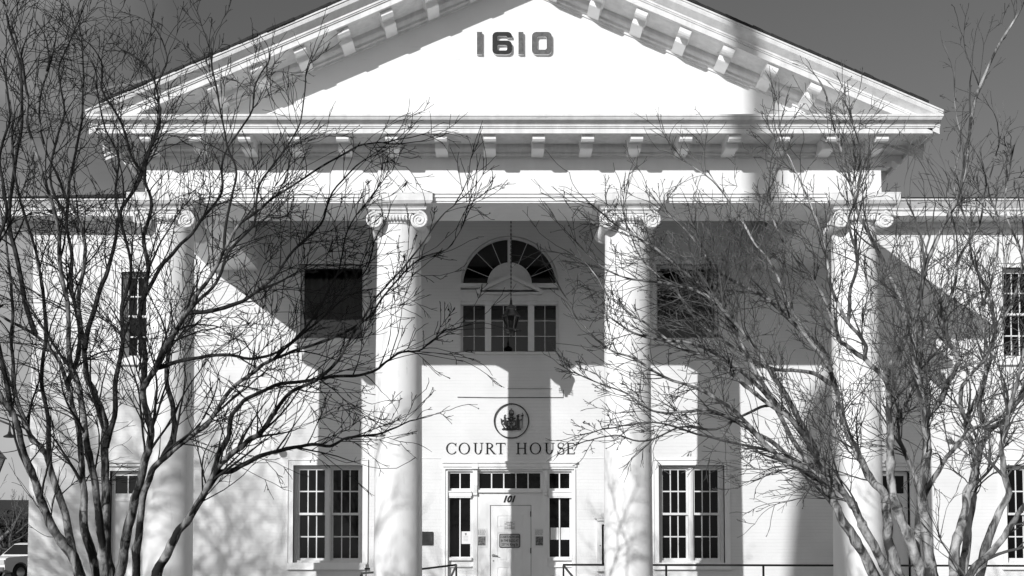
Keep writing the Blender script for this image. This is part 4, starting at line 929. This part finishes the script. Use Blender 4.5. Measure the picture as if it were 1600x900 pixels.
p = at(15, 680, 30); pd = thing('pendant_lamp', 'small dark pendant lamp hanging from an arm beyond the left tree', 'street lamp', tuple(p))
mb = MB(); mb.lathe([(.16, -.06), (.165, -.035), (.06, .03), (.03, .12)], (0, 0, 0), n=20); mb.build('lamp_shade', M['dark_metal'], pd, True)
mb = MB(); mb.tube([(0, 0, .12), (0, 0, .3), (-.3, 0, .42), (-1.5, 0, .42)], .03, 8); mb.tube([(-1.5, 0, .7), (-1.5, 0, .5-p.z)], .07, 10); mb.build('arm', M['dark_metal'], pd, True)

# pickup
def pickup(x, y, rz):
    t = thing('pickup_truck', 'white pickup truck parked beyond the left corner of the courthouse', 'pickup', (x, y, .51)); t.rotation_euler = (0, 0, rz)
    W2 = .98
    mb = MB()
    body = [(-2.75, .55), (-2.78, .95), (-2.70, 1.10), (-2.55, 1.16), (-1.35, 1.24), (-.62, 1.86), (-.3, 1.92), (.75, 1.92), (.95, 1.82), (1.02, 1.25), (2.85, 1.25), (2.88, .6), (2.4, .5)]
    def wheel(cx): return arc(cx, .42, .5, 0, 180, 14)
    poly = body+wheel(1.85)+[(1.3, .42)]+[(-1.3, .42)]+wheel(-1.8)+[(-2.35, .45)]
    mb.prism(poly, -W2, W2, lambda p_, q, s_: (p_, s_*(1 if q < 1.25 else 1-.16*(q-1.25)/.65), q)); mb.build('body', M['carpaint'], t)
    mb = MB()
    mb.add([(-1.27, -.86, 1.30), (-1.27, .86, 1.30), (-.68, .78, 1.80), (-.68, -.78, 1.80)], [(0, 1, 2, 3)]); mb.v = [(v[0]-.03, v[1], v[2]+.02) for v in mb.v]
    for s_ in (-1, 1):
        for x0, x1, x2, x3 in ((-1.12, .02, .02, -.55), (.10, .88, .82, .10)):
            f = lambda q: s_*(W2*(1-.16*(q-1.25)/.65)+.006)
            mb.add([(x0, f(1.30), 1.30), (x1, f(1.30), 1.30), (x2, f(1.78), 1.78), (x3, f(1.78), 1.78)], [(0, 1, 2, 3)])
    mb.build('window', M['glass'], t)
    for cx_ in (1.85, -1.8):
        for s_ in (-1, 1):
            mb = MB(); mb.lathe([(.30, -.12), (.40, -.12), (.42, -.09), (.42, .09), (.40, .12), (.30, .12)], (cx_, s_*.86, .42), 'Y', 28); wl = mb.build('wheel', M['tyre'], t, True)
            mb = MB(); mb.lathe([(.24, -.125), (.25, -.13), (.25, .13), (.24, .125)], (cx_, s_*.86, .42), 'Y', 20); mb.build('rim', M['chrome'], wl, True)
    mb = MB(); mb.box(-2.80, -2.76, -.62, .62, .72, 1.02)
    for i in range(4): mb.box(-2.82, -2.79, -.6, .6, .75+i*.07, .78+i*.07)
    mb.build('grille', M['dark_metal'], t)
    mb = MB(); mb.box(-2.86, -2.72, -.95, .95, .48, .68); mb.build('bumper', M['chrome'], t)
    for s_ in (-1, 1):
        mb = MB(); mb.box(-2.81, -2.6, s_*.66, s_*.97, .82, 1.04); mb.build('headlight', M['lampglass'], t)
        mb = MB(); mb.box(-1.05, -.92, s_*.97, s_*1.2, 1.28, 1.5); mb.build('mirror', M['dark_metal'], t)
    mb = MB(); mb.box(-1.25, -.85, -W2-.008, -W2-.001, .98, 1.06); mb.build('badge', M['dark_metal'], t)
    return t
pt = at(6, 880, 53); pickup(pt.x+.29, 56, radians(65))

# second car behind it, only its roof shows
cr2 = thing('parked_car', 'pale car parked behind the white pickup, only its roof showing', 'car', (at(20, 850, 63).x, 63, .51))
mb = MB(); mb.prism([(-2.2, .3), (-2.25, .7), (-1.3, .9), (-.7, 1.62), (.9, 1.66), (1.7, 1.0), (2.2, .95), (2.2, .3)], -.85, .85, lambda p_, q, s_: (p_, s_*(1 if q < .95 else .82), q)); mb.build('body', M['carpaint'], cr2)
mb = MB()
for s_ in (-1, 1): mb.add([(-1.2, s_*.79, .98), (1.5, s_*.79, 1.02), (.85, s_*.70, 1.56), (-.65, s_*.70, 1.54)], [(0, 1, 2, 3)])
mb.build('window', M['glass'], cr2)
for cx_ in (-1.4, 1.4):
    for s_ in (-1, 1): mb = MB(); mb.lathe([(.33, -.1), (.33, .1)], (cx_, s_*.78, .33), 'Y', 20); mb.build('wheel', M['tyre'], cr2)

lb = thing('low_building', 'long dark low building beyond the parked pickup', 'building', (-40, 95, .5))
mb = MB(); mb.box(-22, 22, 0, 10, 0, 3.6); mb.build('wall', M['brick_far'], lb)
mb = MB(); mb.prism([(-22.6, 3.6), (22.6, 3.6), (18, 6.0), (-14, 6.3)], -.6, 10.6); mb.build('roof', M['roof'], lb)
mb = MB(); mb.box(10.1, 11.1, -.06, 0, 1.6, 2.6); mb.build('sign_panel', M['paper'], lb)

def far_tree(x, y, h, seed, label, nb=7, lev=3, rm=.012):
    R = random.Random(seed); root = thing('bare_tree', label, 'tree', (x, y, .5), 'bare trees beyond the left corner')
    mb = MB(); pts = [Vector((R.uniform(-.1, .1)*i, R.uniform(-.1, .1)*i, h*.09*i)) for i in range(5)]; mb.tube(pts, [.22, .19, .17, .15, .12], 8); mb.build('trunk', M['bark_dark'], root, True)
    tw = MB(); P = dict(seg=.3, bend=.2, up=.03, zig=.10, rmin=rm, dens=[0, .5, .45, .4], pair=.5, lift=.05, pods=0)
    for i in range(nb):
        a = 2*pi*i/nb+R.uniform(-.3, .3); e = R.uniform(.2, 1.2); d = Vector((cos(a)*cos(e), sin(a)*cos(e), sin(e)))
        twig(tw, R, pts[-1]-Vector((0, 0, R.uniform(0, h*.2))), d, R.uniform(.05, .09), h*R.uniform(.25, .42), lev, P)
    tw.build('crown', M['twig_pale'], root)
p = at(5, 800, 62); far_tree(p.x, 62, 7.5, 5, 'spreading bare tree beyond the pickup truck')
p = at(-60, 800, 80); far_tree(p.x, 80, 9, 6, 'farther bare tree near the low dark building')

# evergreens beyond the pickup
def evergreen(x, y, h, r, seed, label):
    R = random.Random(seed); root = thing('evergreen_tree', label, 'tree', (x, y, .5), 'evergreens beyond the parked cars')
    mb = MB(); mb.tube([(0, 0, 0), (.1, 0, h*.35), (0, .1, h*.9)], [.2, .15, .04], 8); mb.build('trunk', M['bark_dark'], root, True)
    mb = MB()
    clumps = [(R.uniform(-1, 1)*r*.8, R.uniform(-1, 1)*r*.8, R.uniform(.12, .88)*h, R.uniform(.25, .5)*r) for i in range(26)]
    for (a, b, c, q) in clumps:
        for k in range(260):
            v = Vector((R.gauss(0, 1), R.gauss(0, 1), R.gauss(0, 1))).normalized()*q*R.uniform(.6, 1.1); p_ = Vector((a, b, c))+v
            u = rand_perp(v.normalized(), R)*.13; w2 = Vector((R.gauss(0, 1), R.gauss(0, 1), R.gauss(0, 1))).normalized()*.09
            mb.add([p_-u, p_+w2, p_+u, p_-w2], [(0, 1, 2, 3)])
    mb.build('crown', M['hedge'], root)
for px, yy, hh, rr2, sd_, lb_ in ((2, 74, 3.6, 2.6, 1, 'round dark evergreen beyond the parked cars at the left edge'), (34, 70, 3.1, 2.2, 2, 'lower dark evergreen beyond the parked cars close to the courthouse corner'), (-40, 76, 4.4, 3.0, 3, 'taller dark evergreen farther left beyond the parked cars')):
    q_ = at(px, 850, yy); evergreen(q_.x, yy, hh, rr2, sd_, lb_)

# contrail high above
a = at(97, 151, 3000); b = at(190, 133, 3000); c = at(285, 112, 3000)
mb = MB(); mb.tube([a, (a+b)/2, b, c], [1.2, 2.5, 3.5, 4.5], 6)
m = bpy.data.materials.new('vapour'); m.use_nodes = True; t = m.node_tree; t.nodes.clear()
tr = t.nodes.new('ShaderNodeBsdfTransparent'); df = t.nodes.new('ShaderNodeBsdfDiffuse'); df.inputs[0].default_value = (.8, .8, .8, 1); ms = t.nodes.new('ShaderNodeMixShader'); ms.inputs[0].default_value = .10; o = t.nodes.new('ShaderNodeOutputMaterial')
t.links.new(tr.outputs[0], ms.inputs[1]); t.links.new(df.outputs[0], ms.inputs[2]); t.links.new(ms.outputs[0], o.inputs[0])
tag(mb.build('contrail', m, None, True), 'thin pale contrail in the sky above the left end of the pediment', 'contrail', kind='stuff')
